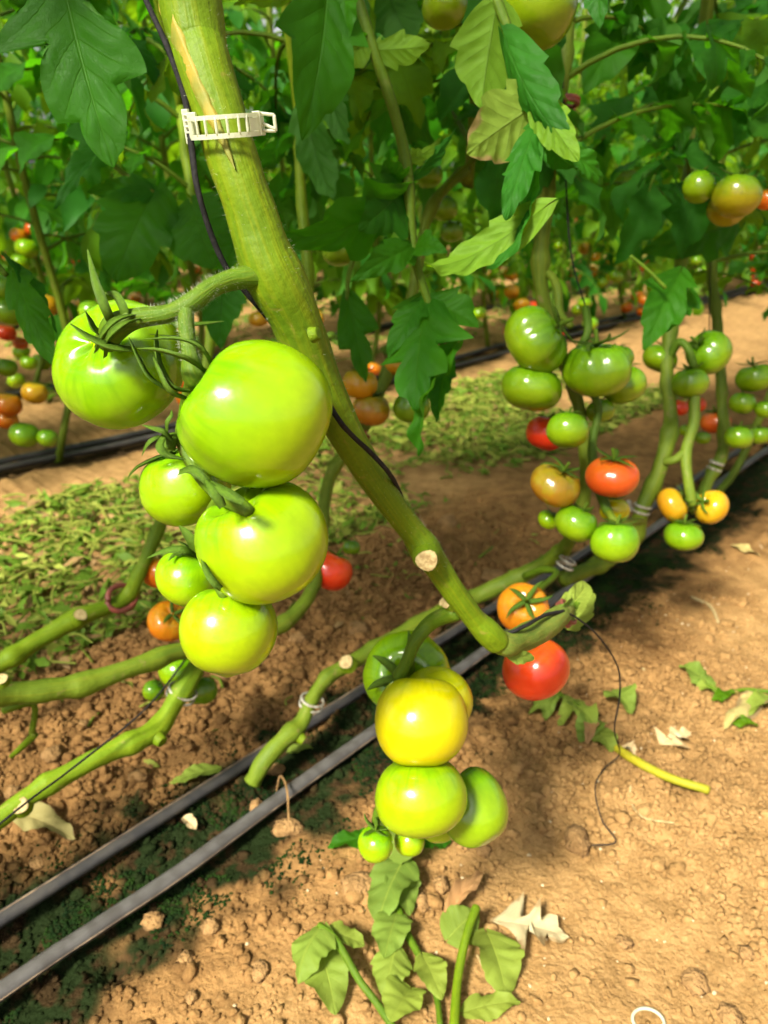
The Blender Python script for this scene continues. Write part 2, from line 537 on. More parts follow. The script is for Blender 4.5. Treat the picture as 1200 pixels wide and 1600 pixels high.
def tube(pts, rad, n=None, seg=10, wob=0.0, cap=True, seed=0, oval=1.0, hint=None):
    """pts world points, rad scalar or list: swept tube"""
    rr = rad if isinstance(rad, (list, tuple)) else [rad] * len(pts)
    q = [(p[0], p[1], p[2], r) for p, r in zip(pts, rr)]
    n = n or max(4, 6 * (len(pts) - 1))
    S = spline(q, n)
    V = [Vector(s[:3]) for s in S]
    T = [(V[min(i + 1, n - 1)] - V[max(i - 1, 0)]).normalized() for i in range(n)]
    nrm = (Vector(hint) if hint else Vector((0.13, 0.2, 0.97)))
    nrm = (nrm - T[0] * nrm.dot(T[0])).normalized()
    v, f, uv = [], [], []
    for i in range(n):
        nrm = (nrm - T[i] * nrm.dot(T[i])).normalized()
        bi = T[i].cross(nrm)
        r = max(S[i][3], 1e-5)
        for k in range(seg):
            a = 2 * math.pi * k / seg
            w = 1.0
            if wob:
                w += wob * mnoise.noise(V[i] * 45 + Vector((seed, math.cos(a) * 0.8, math.sin(a) * 0.8)))
            v.append(V[i] + (nrm * math.cos(a) * oval + bi * math.sin(a)) * r * w)
            uv.append((i / (n - 1), k / seg))
        if i:
            o = (i - 1) * seg
            for k in range(seg):
                f.append((o + k, o + (k + 1) % seg, o + seg + (k + 1) % seg, o + seg + k))
    if cap:
        for end, sgn in ((0, -1), (n - 1, 1)):
            c = len(v)
            v.append(V[end] + T[end] * sgn * S[end][3] * 0.35)
            uv.append((0.5, 0.5))
            for k in range(seg):
                a, b = end * seg + k, end * seg + (k + 1) % seg
                f.append((c, b, a) if sgn < 0 else (c, a, b))
    return v, f, uv


def strip(pts, wid, up, fold=0.25, n=9):
    """narrow leaf-like strip (sepal): keeled cross-section with thickness"""
    q = [(p[0], p[1], p[2], w) for p, w in zip(pts, wid)]
    S = spline(q, n)
    V = [Vector(s[:3]) for s in S]
    v, f, uv = [], [], []
    up = Vector(up)
    for i in range(n):
        t = (V[min(i + 1, n - 1)] - V[max(i - 1, 0)]).normalized()
        nn = (up - t * up.dot(t)).normalized()
        up = nn
        b = t.cross(nn)
        w = S[i][3]
        v += [V[i] - b * w + nn * w * fold, V[i] + nn * w * 0.12, V[i] + b * w + nn * w * fold, V[i] - nn * w * 0.35]
        uv += [(i / (n - 1), 0), (i / (n - 1), .5), (i / (n - 1), 1), (i / (n - 1), .5)]
        if i:
            o = 4 * (i - 1)
            for k in range(4):
                f.append((o + k, o + (k + 1) % 4, o + 4 + (k + 1) % 4, o + 4 + k))
    return v, f, uv


def leaflet(L=1.0, W=0.6, nu=12, nv=4, lobe=0.12, nl=4, fold=0.25, curl=0.5, twist=0.0, pucker=0.02, wave=0.04, seed=0, heart=0.15, sharp=0.8, quilt=0.0):
    """blade in local coordinates: x along the midrib, y across, z up; returns v,f,uv"""
    rg = random.Random(seed)
    ph = [rg.uniform(0, 6.28) for _ in range(6)]
    v, f, uv = [], [], []
    x = z = 0.0
    ang0 = curl * 0.25
    for i in range(nu + 1):
        u = i / nu
        ang = ang0 - curl * u * (0.6 + 0.6 * u)
        if i:
            x += L / nu * math.cos(ang)
            z += L / nu * math.sin(ang)
        sh = math.sin(math.pi * min(1, u ** 0.62)) ** sharp * (1.0 - 0.15 * u)
        if i == 0:
            sh = 0.05
        if i == nu:
            sh = 0.012
        for j in range(-nv, nv + 1):
            s = j / nv
            side = 0 if s < 0 else 1
            saw = ((u * nl + 0.35 * side + 0.2 * math.sin(ph[4] + u * 5)) % 1.0)
            lb = 1 + lobe * (saw - 0.55) * (abs(s) ** 2) * (1.25 - u)
            hw = 0.5 * W * sh * lb * (1 + 0.06 * math.sin(ph[side] + 5 * u))
            y = s * hw
            fo = fold * (0.6 + 0.4 * math.sin(ph[2] + 2 * u))
            zz = abs(y) * math.sin(fo) + 0.0
            yy = y * math.cos(fo)
            zz += pucker * L * math.sin(u * nl * 6.28 * 1.5 - abs(s) * 3) * abs(s) * (1 - abs(s) * 0.5)
            zz += wave * L * abs(s) ** 2 * math.sin(u * 7 + ph[3 + side]) * math.sin(math.pi * u)
            if quilt:
                q_ = 6.5 * u - 1.5 * abs(s) + .3
                zz += quilt * L * abs(math.cos(math.pi * q_)) * min(1, abs(s) * 5) * (1 - abs(s) ** 3) * sh
                zz += quilt * .6 * L * mnoise.noise(Vector((u * 13 + seed % 50, s * 6, 3.0))) * min(1, abs(s) * 3) * sh
            tw = twist * u
            y2 = yy * math.cos(tw) - zz * math.sin(tw)
            z2 = yy * math.sin(tw) + zz * math.cos(tw)
            xb = x - math.sin(ang) * z2 - heart * L * abs(s) * max(0, 1 - u * 5)
            # side veins run forward: the blade's rows sweep towards the tip
            xb += 0.10 * L * abs(s) * sh * (1 - u)
            v.append((xb, y2, z + math.cos(ang) * z2))
            uv.append((u, s * 0.5 + 0.5))
    m = 2 * nv + 1
    for i in range(nu):
        for j in range(m - 1):
            a = i * m + j
            f.append((a, a + m, a + m + 1, a + 1))
    return v, f, uv


def xform(v, mat):
    return [mat @ Vector(q) for q in v]


def frame(o, xdir, zhint, scale=1.0):
    x = Vector(xdir).normalized()
    z = Vector(zhint)
    z = z - x * z.dot(x)
    if z.length < 1e-4:
        z = Vector((0.3, 0.2, 1)) - x * Vector((0.3, 0.2, 1)).dot(x)
    z.normalize()
    y = z.cross(x)
    m = Matrix((x, y, z)).transposed().to_4x4()
    return Matrix.Translation(o) @ m @ Matrix.Scale(scale, 4)


# ------------------------------------------------------------------ the ground
def graded(lo, steps):
    out = [lo]
    for hi, st in steps:
        while out[-1] < hi - 1e-6:
            out.append(out[-1] + st)
    return np.array(out)


sg = np.concatenate([-graded(0.40, [(0.8, .02), (2, .06), (6, .3), (40, 3)])[:0:-1],
                     graded(-0.40, [(1.25, .0062), (2.3, .013), (4, .035), (12, .12), (20, .8), (70, 6)])])
pg = np.concatenate([-graded(0.10, [(0.4, .02), (2, .06), (6, .3), (40, 3)])[:0:-1],
                     graded(-0.10, [(0.95, .0062), (1.7, .013), (3, .035), (10, .12), (20, .8), (70, 6)])])
Sg, Pg = np.meshgrid(sg, pg, indexing='ij')
Hg = soil(Sg, Pg)
far = np.clip((np.hypot(Sg, Pg) - 12) / 10, 0, 1)
Hg = Hg * (1 - far)
gv = np.stack([Sg * RD.x + Pg * RN.x, Sg * RD.y + Pg * RN.y, Hg], -1).reshape(-1, 3)
ns_, np_ = len(sg), len(pg)
ii = np.arange(ns_ * np_).reshape(ns_, np_)
gf = np.stack([ii[:-1, :-1], ii[1:, :-1], ii[1:, 1:], ii[:-1, 1:]], -1).reshape(-1, 4)
gm = bpy.data.meshes.new('ground')
gm.vertices.add(len(gv)); gm.vertices.foreach_set('co', gv.ravel())
gm.loops.add(gf.size); gm.loops.foreach_set('vertex_index', gf.ravel())
gm.polygons.add(len(gf))
gm.polygons.foreach_set('loop_start', np.arange(0, gf.size, 4))
gm.polygons.foreach_set('loop_total', np.full(len(gf), 4))
gm.polygons.foreach_set('use_smooth', np.ones(len(gf), bool))
gm.update(calc_edges=True)
gm.materials.append(M['soil'])
ground = link('ground', gm)
ground['kind'] = 'structure'

# ------------------------------------------------------------------ soil crumbs, moss, litter
PHI = (1 + 5 ** .5) / 2
ICO_V = np.array([(-1, PHI, 0), (1, PHI, 0), (-1, -PHI, 0), (1, -PHI, 0), (0, -1, PHI), (0, 1, PHI), (0, -1, -PHI), (0, 1, -PHI), (PHI, 0, -1), (PHI, 0, 1), (-PHI, 0, -1), (-PHI, 0, 1)]) / math.hypot(1, PHI)
ICO_F = np.array([(0, 11, 5), (0, 5, 1), (0, 1, 7), (0, 7, 10), (0, 10, 11), (1, 5, 9), (5, 11, 4), (11, 10, 2), (10, 7, 6), (7, 1, 8), (3, 9, 4), (3, 4, 2), (3, 2, 6), (3, 6, 8), (3, 8, 9), (4, 9, 5), (2, 4, 11), (6, 2, 10), (8, 6, 7), (9, 8, 1)])


def ico_sub(v, f):
    v = [tuple(q) for q in v]; cache = {}; out = []

    def mid(a, b):
        k = (min(a, b), max(a, b))
        if k not in cache:
            m = np.array(v[a]) + np.array(v[b])
            v.append(tuple(m / np.linalg.norm(m))); cache[k] = len(v) - 1
        return cache[k]
    for a, b, c in f:
        ab, bc, ca = mid(a, b), mid(b, c), mid(c, a)
        out += [(a, ab, ca), (b, bc, ab), (c, ca, bc), (ab, bc, ca)]
    return np.array(v), np.array(out)


ICO2_V, ICO2_F = ico_sub(ICO_V, ICO_F)
ICO3_V, ICO3_F = ico_sub(ICO2_V, ICO2_F)


def lumps(name, s, p, size, tv, tf, mat, jag=0.28, flat=0.75, sink=0.25):
    n = len(s)
    rs = NR
    base = np.repeat(tv[None], n, 0)
    base = base * (1 + jag * rs.uniform(-1, 1, (n, len(tv), 1)))
    a = rs.uniform(0, 6.28, n)
    sc = rs.uniform(0.7, 1.3, (n, 1, 3)); sc[:, :, 2] *= flat
    base = base * sc
    ca, sa = np.cos(a)[:, None], np.sin(a)[:, None]
    x = base[:, :, 0] * ca - base[:, :, 1] * sa
    y = base[:, :, 0] * sa + base[:, :, 1] * ca
    z = base[:, :, 2]
    h = soil(s, p)
    X = (s * RD.x + p * RN.x)[:, None] + x * size[:, None]
    Y = (s * RD.y + p * RN.y)[:, None] + y * size[:, None]
    Z = (h + size * (flat - sink * 2) * 0.5)[:, None] + z * size[:, None]
    co = np.stack([X, Y, Z], -1).reshape(-1, 3)
    fc = (tf[None] + (np.arange(n) * len(tv))[:, None, None]).reshape(-1, 3)
    me = bpy.data.meshes.new(name)
    me.vertices.add(len(co)); me.vertices.foreach_set('co', co.ravel())
    me.loops.add(fc.size); me.loops.foreach_set('vertex_index', fc.ravel())
    me.polygons.add(len(fc))
    me.polygons.foreach_set('loop_start', np.arange(0, fc.size, 3))
    me.polygons.foreach_set('loop_total', np.full(len(fc), 3))
    me.polygons.foreach_set('use_smooth', np.ones(len(fc), bool))
    me.update(calc_edges=True)
    me.materials.append(M[mat])
    return link(name, me)


def crumb_field(n, smin, smax, lo, hi, dens, srange=(-0.3, 1.4), prange=(-0.05, 1.15)):
    s = NR.uniform(*srange, n * 6); p = NR.uniform(*prange, n * 6)
    w = dens(s, p)
    X = s * RD.x + p * RN.x; Y = s * RD.y + p * RN.y
    dd = Y * cp + HCAM * sp; uu = Y * sp - HCAM * cp
    vx = 600 + X / dd * F; vy = 800 - uu / dd * F
    w = w * ((vx > -60) & (vx < 1260) & (vy < 1680)) * np.clip(1.15 / dd, 0.25, 1.0) ** 2
    k = NR.rand(len(s)) < w
    s, p = s[k][:n], p[k][:n]
    size = lo * (hi / lo) ** (NR.rand(len(s)) ** 2.2)
    return s, p, size


def dens1(s, p):
    d = 0.25 + 1.0 * np.clip(0.5 + 2.2 * vnoise(s * 2.3 + 50, p * 2.3 + 9), 0, 1)
    d *= np.where(p < 0.34, 0.35 + 0.5 * np.clip(0.5 + 2 * vnoise(s * 4, p * 4), 0, 1), 1.0)
    d *= np.where(np.abs(p - 0.605) < 0.08, 0.6, 1.0)
    return d


s, p, z = crumb_field(35000, 0, 0, 0.0013, 0.0055, dens1)
o = lumps('soil_crumbs', s, p, z, ICO_V, ICO_F, 'soil', jag=0.38)
tag(o, 'loose crumbs of brown soil strewn over the ground by the drip lines', 'soil crumbs', kind='stuff')
s, p, z = crumb_field(2600, 0, 0, 0.0045, 0.010, lambda s, p: dens1(s, p) * np.where(p < 0.36, 0.15, 1.0))
o = lumps('soil_lumps', s, p, z, ICO2_V, ICO2_F, 'soil', jag=0.24)
tag(o, 'small rounded lumps of brown soil along the mound behind the drip lines', 'soil lumps', kind='stuff')
s = NR.uniform(-0.1, 1.6, 420); p = NR.uniform(-0.05, 0.5, 420)
o = lumps('pale_grit', s, p, NR.uniform(0.0008, 0.0022, 420), ICO_V, ICO_F, 'grit')
tag(o, 'tiny pale grit specks scattered on the bare soil path', 'grit', kind='stuff')
n = 19000
s = NR.uniform(0.0, 1.5, n * 4); p = 0.605 + NR.normal(0, 0.052, n * 4)
k = vnoise(s * 16, p * 16 + 70) + 0.35 * vnoise(s * 40, p * 40) > -0.02
s, p = s[k][:n], p[k][:n]
o = lumps('moss', s, p, NR.uniform(0.0008, 0.0024, len(s)), ICO_V, ICO_F, 'moss', jag=0.5, flat=0.8)
tag(o, 'dark green moss on the damp soil between the two drip lines', 'moss', kind='stuff')

# larger clods, each a thing of its own
CLODS = [(450, 1298, 21), (900, 1318, 24), (300, 1095, 12), (262, 1085, 13), (345, 1060, 12), (395, 1020, 17), (1085, 1538, 18), (1140, 1590, 20),
         (660, 1412, 16), (690, 1385, 14), (625, 1300, 12), (430, 1205, 14), (400, 1262, 12), (465, 1000, 14), (560, 985, 15), (80, 1180, 14), (130, 1135, 12),
         (215, 1215, 12), (560, 1390, 22), (240, 1440, 15), (330, 1450, 14), (290, 1500, 13), (510, 1500, 14), (1165, 1490, 12), (975, 1475, 12), (300, 1560, 12),
         (755, 1330, 12), (770, 905, 18), (540, 935, 14), (700, 820, 17), (20, 1240, 14), (60, 1350, 12), (405, 1520, 14), (610, 1460, 12)]
for i, (x, y, r) in enumerate(CLODS):
    g = on_soil(x, y)
    d = px(g)[2]
    rad = r * d / F
    rg = np.random.RandomState(100 + i)
    tv = ICO3_V.copy()
    off = rg.uniform(0, 50, 3)
    for q in range(len(tv)):
        w = mnoise.noise(Vector(tv[q] * 1.4 + off)) * 0.38 + mnoise.noise(Vector(tv[q] * 3.5 + off)) * 0.26
        tv[q] = tv[q] * (1 + w)
    tv *= rg.uniform(0.8, 1.2, 3) * np.array([1, 1, 0.62])
    mb = MB().add([Vector(t) * rad + g + Vector((0, 0, rad * 0.22)) for t in tv], ICO3_F.tolist())
    lab, grp = 'brown lump of dry soil on the ground near the drip lines', 'soil clods'
    if i == 0:
        lab, grp = 'round brown clod touching the nearer drip line below its root loop', None
    if i == 1:
        lab, grp = 'flat pale clod beside the loose end of the black twine', None
    solo('soil_clod', mb, 'clod', lab, 'clod', grp)


# green prunings between the rows
def litter(name, n, s0, s1, p0, p1, size, label, pile=0.03, mats=('cut_far', 'pale_far', 'tan_far', 'stem_low')):
    mb = MB()
    for i in range(n):
        s_ = R.uniform(s0, s1); p_ = R.uniform(p0, p1)
        if vnoise(np.array([s_ * 2.2 + 20]), np.array([p_ * 3]))[0] < R.uniform(-0.42, 0.02):
            continue
        g = SP(s_, p_)
        g.z = soil_at(g) + R.uniform(0.002, pile)
        L = size * R.uniform(0.4, 1.3)
        a = R.uniform(0, 6.28)
        if R.random() < 0.36:
            b = g + Vector((math.cos(a), math.sin(a), R.uniform(-.2, .25))) * L * 1.6
            b.z = max(b.z, soil_at(b) + .003)
            mid_ = (g + b) / 2 + Vector((R.uniform(-.3, .3), R.uniform(-.3, .3), R.uniform(0, .3))) * L
            v, f, uv = tube([g, mid_, b], R.uniform(.0012, .0028), 6, 4, cap=False)
            mb.add(v, f, uv, R.choice((1, 1, 3)))
        else:
            v, f, uv = leaflet(1, R.uniform(.3, .6), 5, 1, 0, 3, R.uniform(-.6, .9), R.uniform(-1, 2), R.uniform(-.8, .8), 0, .05, i)
            m = frame(g, (math.cos(a), math.sin(a), R.uniform(-.1, .35)), (R.uniform(-.8, .8), R.uniform(-.8, .8), 1), L)
            mb.add(xform(v, m), f, uv, R.choice((0, 0, 0, 0, 0, 1, 1, 2)))
    o = link(name, mb.mesh(name, mats))
    tag(o, label, 'leaf litter', kind='stuff')


litter('leaf_litter', 12500, 0.2, 2.6, 1.04, 1.70, 0.034, 'green chopped leaf prunings spread thick over the path behind the front row')
litter('leaf_litter', 4000, 1.0, 9.0, 2.2, 4.05, 0.06, 'pale green prunings lying on the far paths between the rows', 0.04)
litter('leaf_litter', 160, 0.3, 1.6, 0.72, 0.95, 0.022, 'sparse green leaf scraps on the brown mound behind the drip lines', 0.006)

# ------------------------------------------------------------------ drip tubes
def ground_path(pxs, lift):
    out = []
    for x, y in pxs:
        g = GR(x, y)
        out.append(Vector((g.x, g.y, lift)))
    return out


def drip(pts, r, label, seed, mat='tube', top=True):
    mb = MB()
    v, f, uv = tube(pts, r, len(pts) * 14, 14, wob=0.03, seed=seed, oval=0.86)
    mb.add(v, f, uv)
    t = solo('drip_tube', mb, mat, label, 'drip tube')
    # raised seam; its pale colour paints the stripe of light on the tube
    mb = MB()
    q = [p + (Vector((0, 0, r * 0.84)) + RN * r * .20 if top else Vector((0, 0, r * 0.05)) - RN * r * 0.93) for p in pts]
    v, f, uv = tube(q, r * 0.11, len(pts) * 14, 6, wob=0.3, seed=seed + 3)
    mb.add(v, f, uv)
    part('seam', mb, 'lit_line', t)
    return t


ta = ground_path([(0, 1452), (190, 1330), (400, 1193), (560, 1093), (720, 990), (830, 928), (945, 858), (1150, 712)], 0.012)
ta = [ta[0] - RD * 0.9, ta[0] - RD * 0.4] + ta + [ta[-1] + RD * 1.5, ta[-1] + RD * 5]
tb = ground_path([(0, 1566), (160, 1466), (300, 1380), (450, 1262), (590, 1160), (760, 1030), (945, 886), (1150, 742)], 0.012)
tb = [tb[0] - RD * 0.9, tb[0] - RD * 0.4] + tb + [tb[-1] + RD * 1.5, tb[-1] + RD * 5]
ta = [p.lerp(Vector((*(ta[2].lerp(ta[-3], (p - ta[2]).dot(RD) / (ta[-3] - ta[2]).dot(RD)))[:2], p.z)), .6) for p in ta]
tb = [p.lerp(Vector((*(tb[2].lerp(tb[-3], (p - tb[2]).dot(RD) / (tb[-3] - tb[2]).dot(RD)))[:2], p.z)), .6) for p in tb]
drip(ta, 0.0086, 'black drip irrigation tube farther of the two along the front row', 1)
drip(tb, 0.0090, 'dusty grey drip irrigation tube nearest the camera along the front row', 2, 'tube_grey', False)
for k, (c, lab) in enumerate(((2.00, 'black drip tube nearer of the pair along the second row at left'), (2.07, 'black drip tube farther of the pair along the second row at left'),
                              (2.82, 'black drip tube along the third row far behind'))):
    pts = [SP(s_, c + 0.02 * math.sin(s_ * 2 + k), 0.012 + soil_at(SP(s_, c)) * 0.6) for s_ in (-0.5, 0.5, 1, 1.5, 2, 2.5, 3, 4, 5, 7, 9, 11)]
    mb = MB(); v, f, uv = tube(pts, 0.010, 90, 8); mb.add(v, f, uv)
    solo('drip_tube', mb, 'tube', lab, 'drip tube')

# ------------------------------------------------------------------ tomatoes
def tomato_mesh(name, flat=0.86, lobes=0, amp=0.0, dim=0.20, nip=0.0, nu=40, nv=26, seed=0, skew=0.0):
    rg = random.Random(seed)
    ph = rg.uniform(0, 6.28); o1 = Vector((rg.uniform(0, 40), rg.uniform(0, 40), 0))
    v, f = [], []
    for i in range(nv + 1):
        th = math.pi * i / nv
        st, ct = math.sin(th), math.cos(th)
        for k in range(nu):
            a = 2 * math.pi * k / nu
            rho = st ** 0.90
            if lobes:
                c = math.cos(lobes * a / 2 + ph)
                rho *= 1 - amp * (1 - abs(c)) ** 1.6 * (0.55 + 0.6 * ct) * min(1, st * 2)
            n_ = mnoise.noise(Vector((st * math.cos(a) * .9, st * math.sin(a) * .9, ct * .9)) + o1)
            rho *= 1 + 0.05 * n_
            z = flat * ct * (1 + 0.04 * n_)
            z -= dim * math.exp(-(th / 0.40) ** 2) * (1 + (0.25 * math.cos(lobes * a + ph) if lobes else 0))
            z += 0.05 * math.exp(-((math.pi - th) / 0.3) ** 2)
            z -= nip * math.exp(-((math.pi - th) / 0.14) ** 2)
            z += skew * rho * math.cos(a) * (0.5 + 0.5 * ct)
            if i == 0 or i == nv:
                rho = 0.001
            v.append((rho * math.cos(a), rho * math.sin(a), z))
    for i in range(nv):
        for k in range(nu):
            f.append((i * nu + k, (i + 1) * nu + k, (i + 1) * nu + (k + 1) % nu, i * nu + (k + 1) % nu))
    return v, f


def sepal_local(a, ln, lift, seed=0):
    rg = random.Random(seed)
    ca, sa = math.cos(a), math.sin(a)
    pts = []
    sd = rg.uniform(-.25, .25)
    for t, r, z in ((0, .06, .70), (.25, .26, .74 + lift * .05), (.6, .26 + ln * .38, .76 + lift * .32), (1, .26 + ln * .62, .70 + lift)):
        b = a + sd * t * 1.5
        pts.append((math.cos(b) * r, math.sin(b) * r, z))
    return strip(pts, (.075, .105, .075, .012), (0, 0, 1), 0.35, 7)


GEN_SEPALS = []
for i in range(3):
    mb = MB(); mb.add(*sepal_local(0, 0.85 + 0.2 * i, (0.15, 0.38, -0.06)[i], i))
    GEN_SEPALS.append(mb.mesh('sepal', ['calyx']))
mb = MB(); mb.add(*tube([(0, 0, .62), (0.02, 0, .85), (.08, .02, 1.12)], [.075, .07, .06], 8, 7))
GEN_PEDICEL = mb.mesh('pedicel', ['stalk'])
TOM_MESH = {}


def skin_mesh(key, mat, lo):
    k = (key, mat, lo)
    if k not in TOM_MESH:
        kw = {'round': dict(flat=.86), 'flat': dict(flat=.76, lobes=6, amp=.05), 'lobed': dict(flat=.80, lobes=5, amp=.22, dim=.28),
              'nip': dict(flat=.93, nip=.09, dim=.14), 'cherry': dict(flat=.95, dim=.08), 'heart': dict(flat=.90, lobes=4, amp=.10, dim=.3, skew=.12),
              'double': dict(flat=.82, lobes=3, amp=.34, dim=.22)}[key]
        v, f = tomato_mesh(key, nu=22 if lo else 48, nv=14 if lo else 30, seed=hash(key) % 97 if False else sum(map(ord, key)), **kw)
        mb = MB(); mb.add(v, f)
        TOM_MESH[k] = mb.mesh('tomato', [mat])
    return TOM_MESH[k]


ALL_TOM = []
MW = {}


def tomato(x, y, rx, ry, d, mat, axis, shape, label, spin=0.0, sepals=5, pedicel=True, group=None, lo=False, stretch=1.0, at=None, sep_scale=1.0):
    ax = CV(axis)
    rad = rx * d / F
    sz = 1.0
    c = at if at is not None else P(x, y, d)
    # world frame: z = calyx axis
    side = ax.cross(Vector((0, 0, 1)))
    if side.length < 0.05:
        side = Vector((1, 0, 0))
    side.normalize()
    m = Matrix((side, ax.cross(side), ax)).transposed().to_4x4()
    o = link('tomato', skin_mesh(shape, mat, lo))
    # ry/rx correction along the view's vertical is folded into the axis scale
    mw_ = Matrix.Translation(c) @ m @ Matrix.Rotation(spin, 4, 'Z') @ Matrix.Diagonal((rad, rad, rad * stretch, 1))
    o.matrix_world = mw_
    MW[o] = mw_
    tag(o, label, 'tomato', group)
    rg = random.Random(int(x * 7 + y))
    for k in range(sepals):
        s_ = link('sepal', GEN_SEPALS[rg.randrange(3)], o)
        s_.rotation_euler = (0, 0, 6.283 * k / sepals + rg.uniform(-.25, .25))
        s_.scale = (sep_scale,) * 2 + (1,)
        s_.location = (0, 0, {'cherry': .17, 'nip': .10, 'round': .02}.get(shape, 0))
    if pedicel:
        pd_ = link('pedicel', GEN_PEDICEL, o)
        pd_.location = (0, 0, {'cherry': .17}.get(shape, 0))
    ALL_TOM.append((c, rad))
    return o


def local_part(name, mb, mats, t):
    """world-space mesh attached to a transformed thing"""
    inv = MW[t].inverted()
    mb.v = [tuple(inv @ Vector(q)) for q in mb.v]
    return link(name, mb.mesh(name, [mats] if isinstance(mats, str) else mats), t)


# --- front truss
T1 = tomato(187, 568, 104, 112, .465, 'lime', (-.22, .36, .90), 'flat', 'large glossy green tomato at far left, its stalk end facing the camera', 0.4, 0, False, stretch=1.05)
T2 = tomato(400, 645, 118, 125, .415, 'lime', (-.80, .42, .25), 'heart', 'biggest green tomato of the front truss, right against the thick stem', 2.2, 0, False, stretch=1.10)
T3 = tomato(290, 757, 72, 72, .475, 'lime', (-.35, .85, .30), 'round', 'green tomato tucked behind the largest one, second row of the front truss', 0.3, 4, True, stretch=1.02)
T4 = tomato(412, 846, 103, 98, .430, 'limey', (-.42, .80, .30), 'heart', 'large yellowish green tomato directly below the largest tomato', 1.0, 0, False, stretch=1.02)
T5 = tomato(296, 902, 52, 54, .485, 'lime', (.25, .85, .2), 'round', 'green tomato half hidden behind the lowest tomatoes of the front truss', 0.0, 4, True)
T6 = tomato(358, 984, 76, 70, .445, 'limey', (.02, .97, -.12), 'nip', 'lowest green tomato of the front truss with a small pointed tip', 0.5, 0, False)
# custom sepals, traced in depth
def psepal(t, pts, w, fold=.3, up=(0, .5, 1)):
    ww = [w * .7, w, w * .8, w * .15]
    W = [P(*q) for q in pts]
    while len(W) > len(ww):
        ww.insert(2, w)
    ww = ww[:len(W) - 1] + [w * .15]
    d = pts[0][2]
    mb = MB(); mb.add(*strip(W, [q * 1.1 * d / F for q in ww], CV(up), fold, 12))
    return local_part('sepal', mb, 'calyx', t)


psepal(T1, [(178, 510, .415), (165, 480, .405), (150, 440, .405), (137, 390, .41)], 7, .7)
psepal(T1, [(200, 505, .415), (195, 480, .41), (183, 462, .412), (163, 458, .415)], 7, .7)
psepal(T1, [(160, 525, .42), (145, 515, .415), (138, 500, .415), (133, 486, .417)], 6, .7)
psepal(T1, [(205, 548, .41), (175, 545, .402), (140, 530, .402), (109, 506, .408)], 8, .6)
psepal(T1, [(150, 548, .42), (165, 520, .408), (185, 500, .405), (218, 490, .412)], 9, .5)
psepal(T1, [(165, 556, .415), (172, 528, .403), (195, 507, .40), (220, 498, .41)], 9, .5)
psepal(T1, [(245, 503, .43), (290, 508, .44), (320, 506, .45), (350, 502, .46)], 4, .5)
psepal(T2, [(298, 612, .40), (270, 605, .385), (248, 570, .39), (242, 535, .395), (246, 515, .40)], 7, .5)
psepal(T2, [(295, 625, .40), (265, 612, .383), (248, 580, .382), (238, 555, .388)], 8, .5)
psepal(T2, [(320, 580, .40), (290, 560, .38), (250, 548, .378), (215, 545, .385)], 8, .45)
psepal(T2, [(331, 575, .40), (315, 545, .385), (280, 530, .382), (226, 530, .388)], 6, .5)
psepal(T2, [(258, 608, .40), (232, 590, .392), (215, 560, .395), (201, 527, .40)], 5, .5)
psepal(T2, [(328, 560, .41), (312, 540, .40), (285, 528, .40), (232, 522, .405)], 4, .5)
psepal(T3, [(268, 688, .43), (255, 675, .425), (240, 670, .425), (222, 664, .43)], 4, .5)
psepal(T3, [(262, 676, .43), (262, 660, .425), (268, 650, .425), (268, 640, .43)], 3.5, .5)
psepal(T3, [(258, 680, .43), (250, 700, .42), (262, 712, .42), (290, 718, .425)], 6, .5)
psepal(T3, [(280, 740, .425), (300, 735, .415), (318, 748, .412), (335, 770, .415)], 7, .5)
psepal(T3, [(250, 682, .435), (236, 690, .432), (228, 700, .435), (222, 712, .44)], 4, .5)
psepal(T4, [(348, 792, .385), (338, 775, .383), (330, 762, .385), (322, 750, .395)], 8, .5)
psepal(T4, [(380, 785, .375), (360, 775, .375), (345, 765, .38), (330, 752, .39)], 8, .5)
psepal(T5, [(306, 870, .44), (285, 860, .43), (258, 862, .43), (230, 872, .435)], 6, .5)
psepal(T5, [(306, 862, .44), (302, 845, .435), (292, 832, .435), (280, 822, .44)], 8, .5)
psepal(T6, [(345, 920, .405), (333, 910, .402), (322, 892, .405), (314, 868, .415)], 6, .5)

# --- lower truss
tomato(636, 1055, 69, 62, .665, 'lime', (-.18, .12, .95), 'flat', 'green tomato at the back of the lower truss with stalk facing the camera', 0, 6, True, sep_scale=1.0)
TY = tomato(657, 1126, 73, 76, .60, 'yellow', (.05, .90, -.35), 'round', 'bright yellow double-lobed tomato hanging above the lower drip tube', 2.5, 0, False, stretch=1.16)
v_, f_ = tomato_mesh('lobe', flat=.95, dim=.1, nu=40, nv=24, seed=9)
lr_ = 56 * .62 / F
mb = MB(); mb.add([P(682, 1096, .622) + Vector(q) * lr_ for q in v_], f_)
local_part('lobe', mb, 'yellow', TY)
tomato(657, 1243, 72, 62, .60, 'limey', (-.1, .97, -.1), 'round', 'yellow-green round tomato right below the bright yellow one', 0, 0, False)
tomato(738, 1261, 55, 66, .64, 'green', (-.45, .70, -.5), 'heart', 'green tomato at the right of the lower truss, shaded behind its neighbour', 0, 0, False, stretch=1.2)
tomato(684, 1292, 28, 30, .65, 'lime', (0, .8, -.5), 'round', 'sliver of a green tomato with a pale blossom scar under the lower truss', 0, 0, False)
tomato(587, 1318, 28, 26, .62, 'lime', (.0, .93, .25), 'cherry', 'tiny green tomato with spreading sepals at the bottom of the lower truss', 0, 5, True, sep_scale=1.25)
tomato(640, 1314, 24, 24, .64, 'lime', (.1, .9, -.3), 'cherry', 'tiny green tomato under the yellow-green one, right of its tiny twin', 0, 4, True)
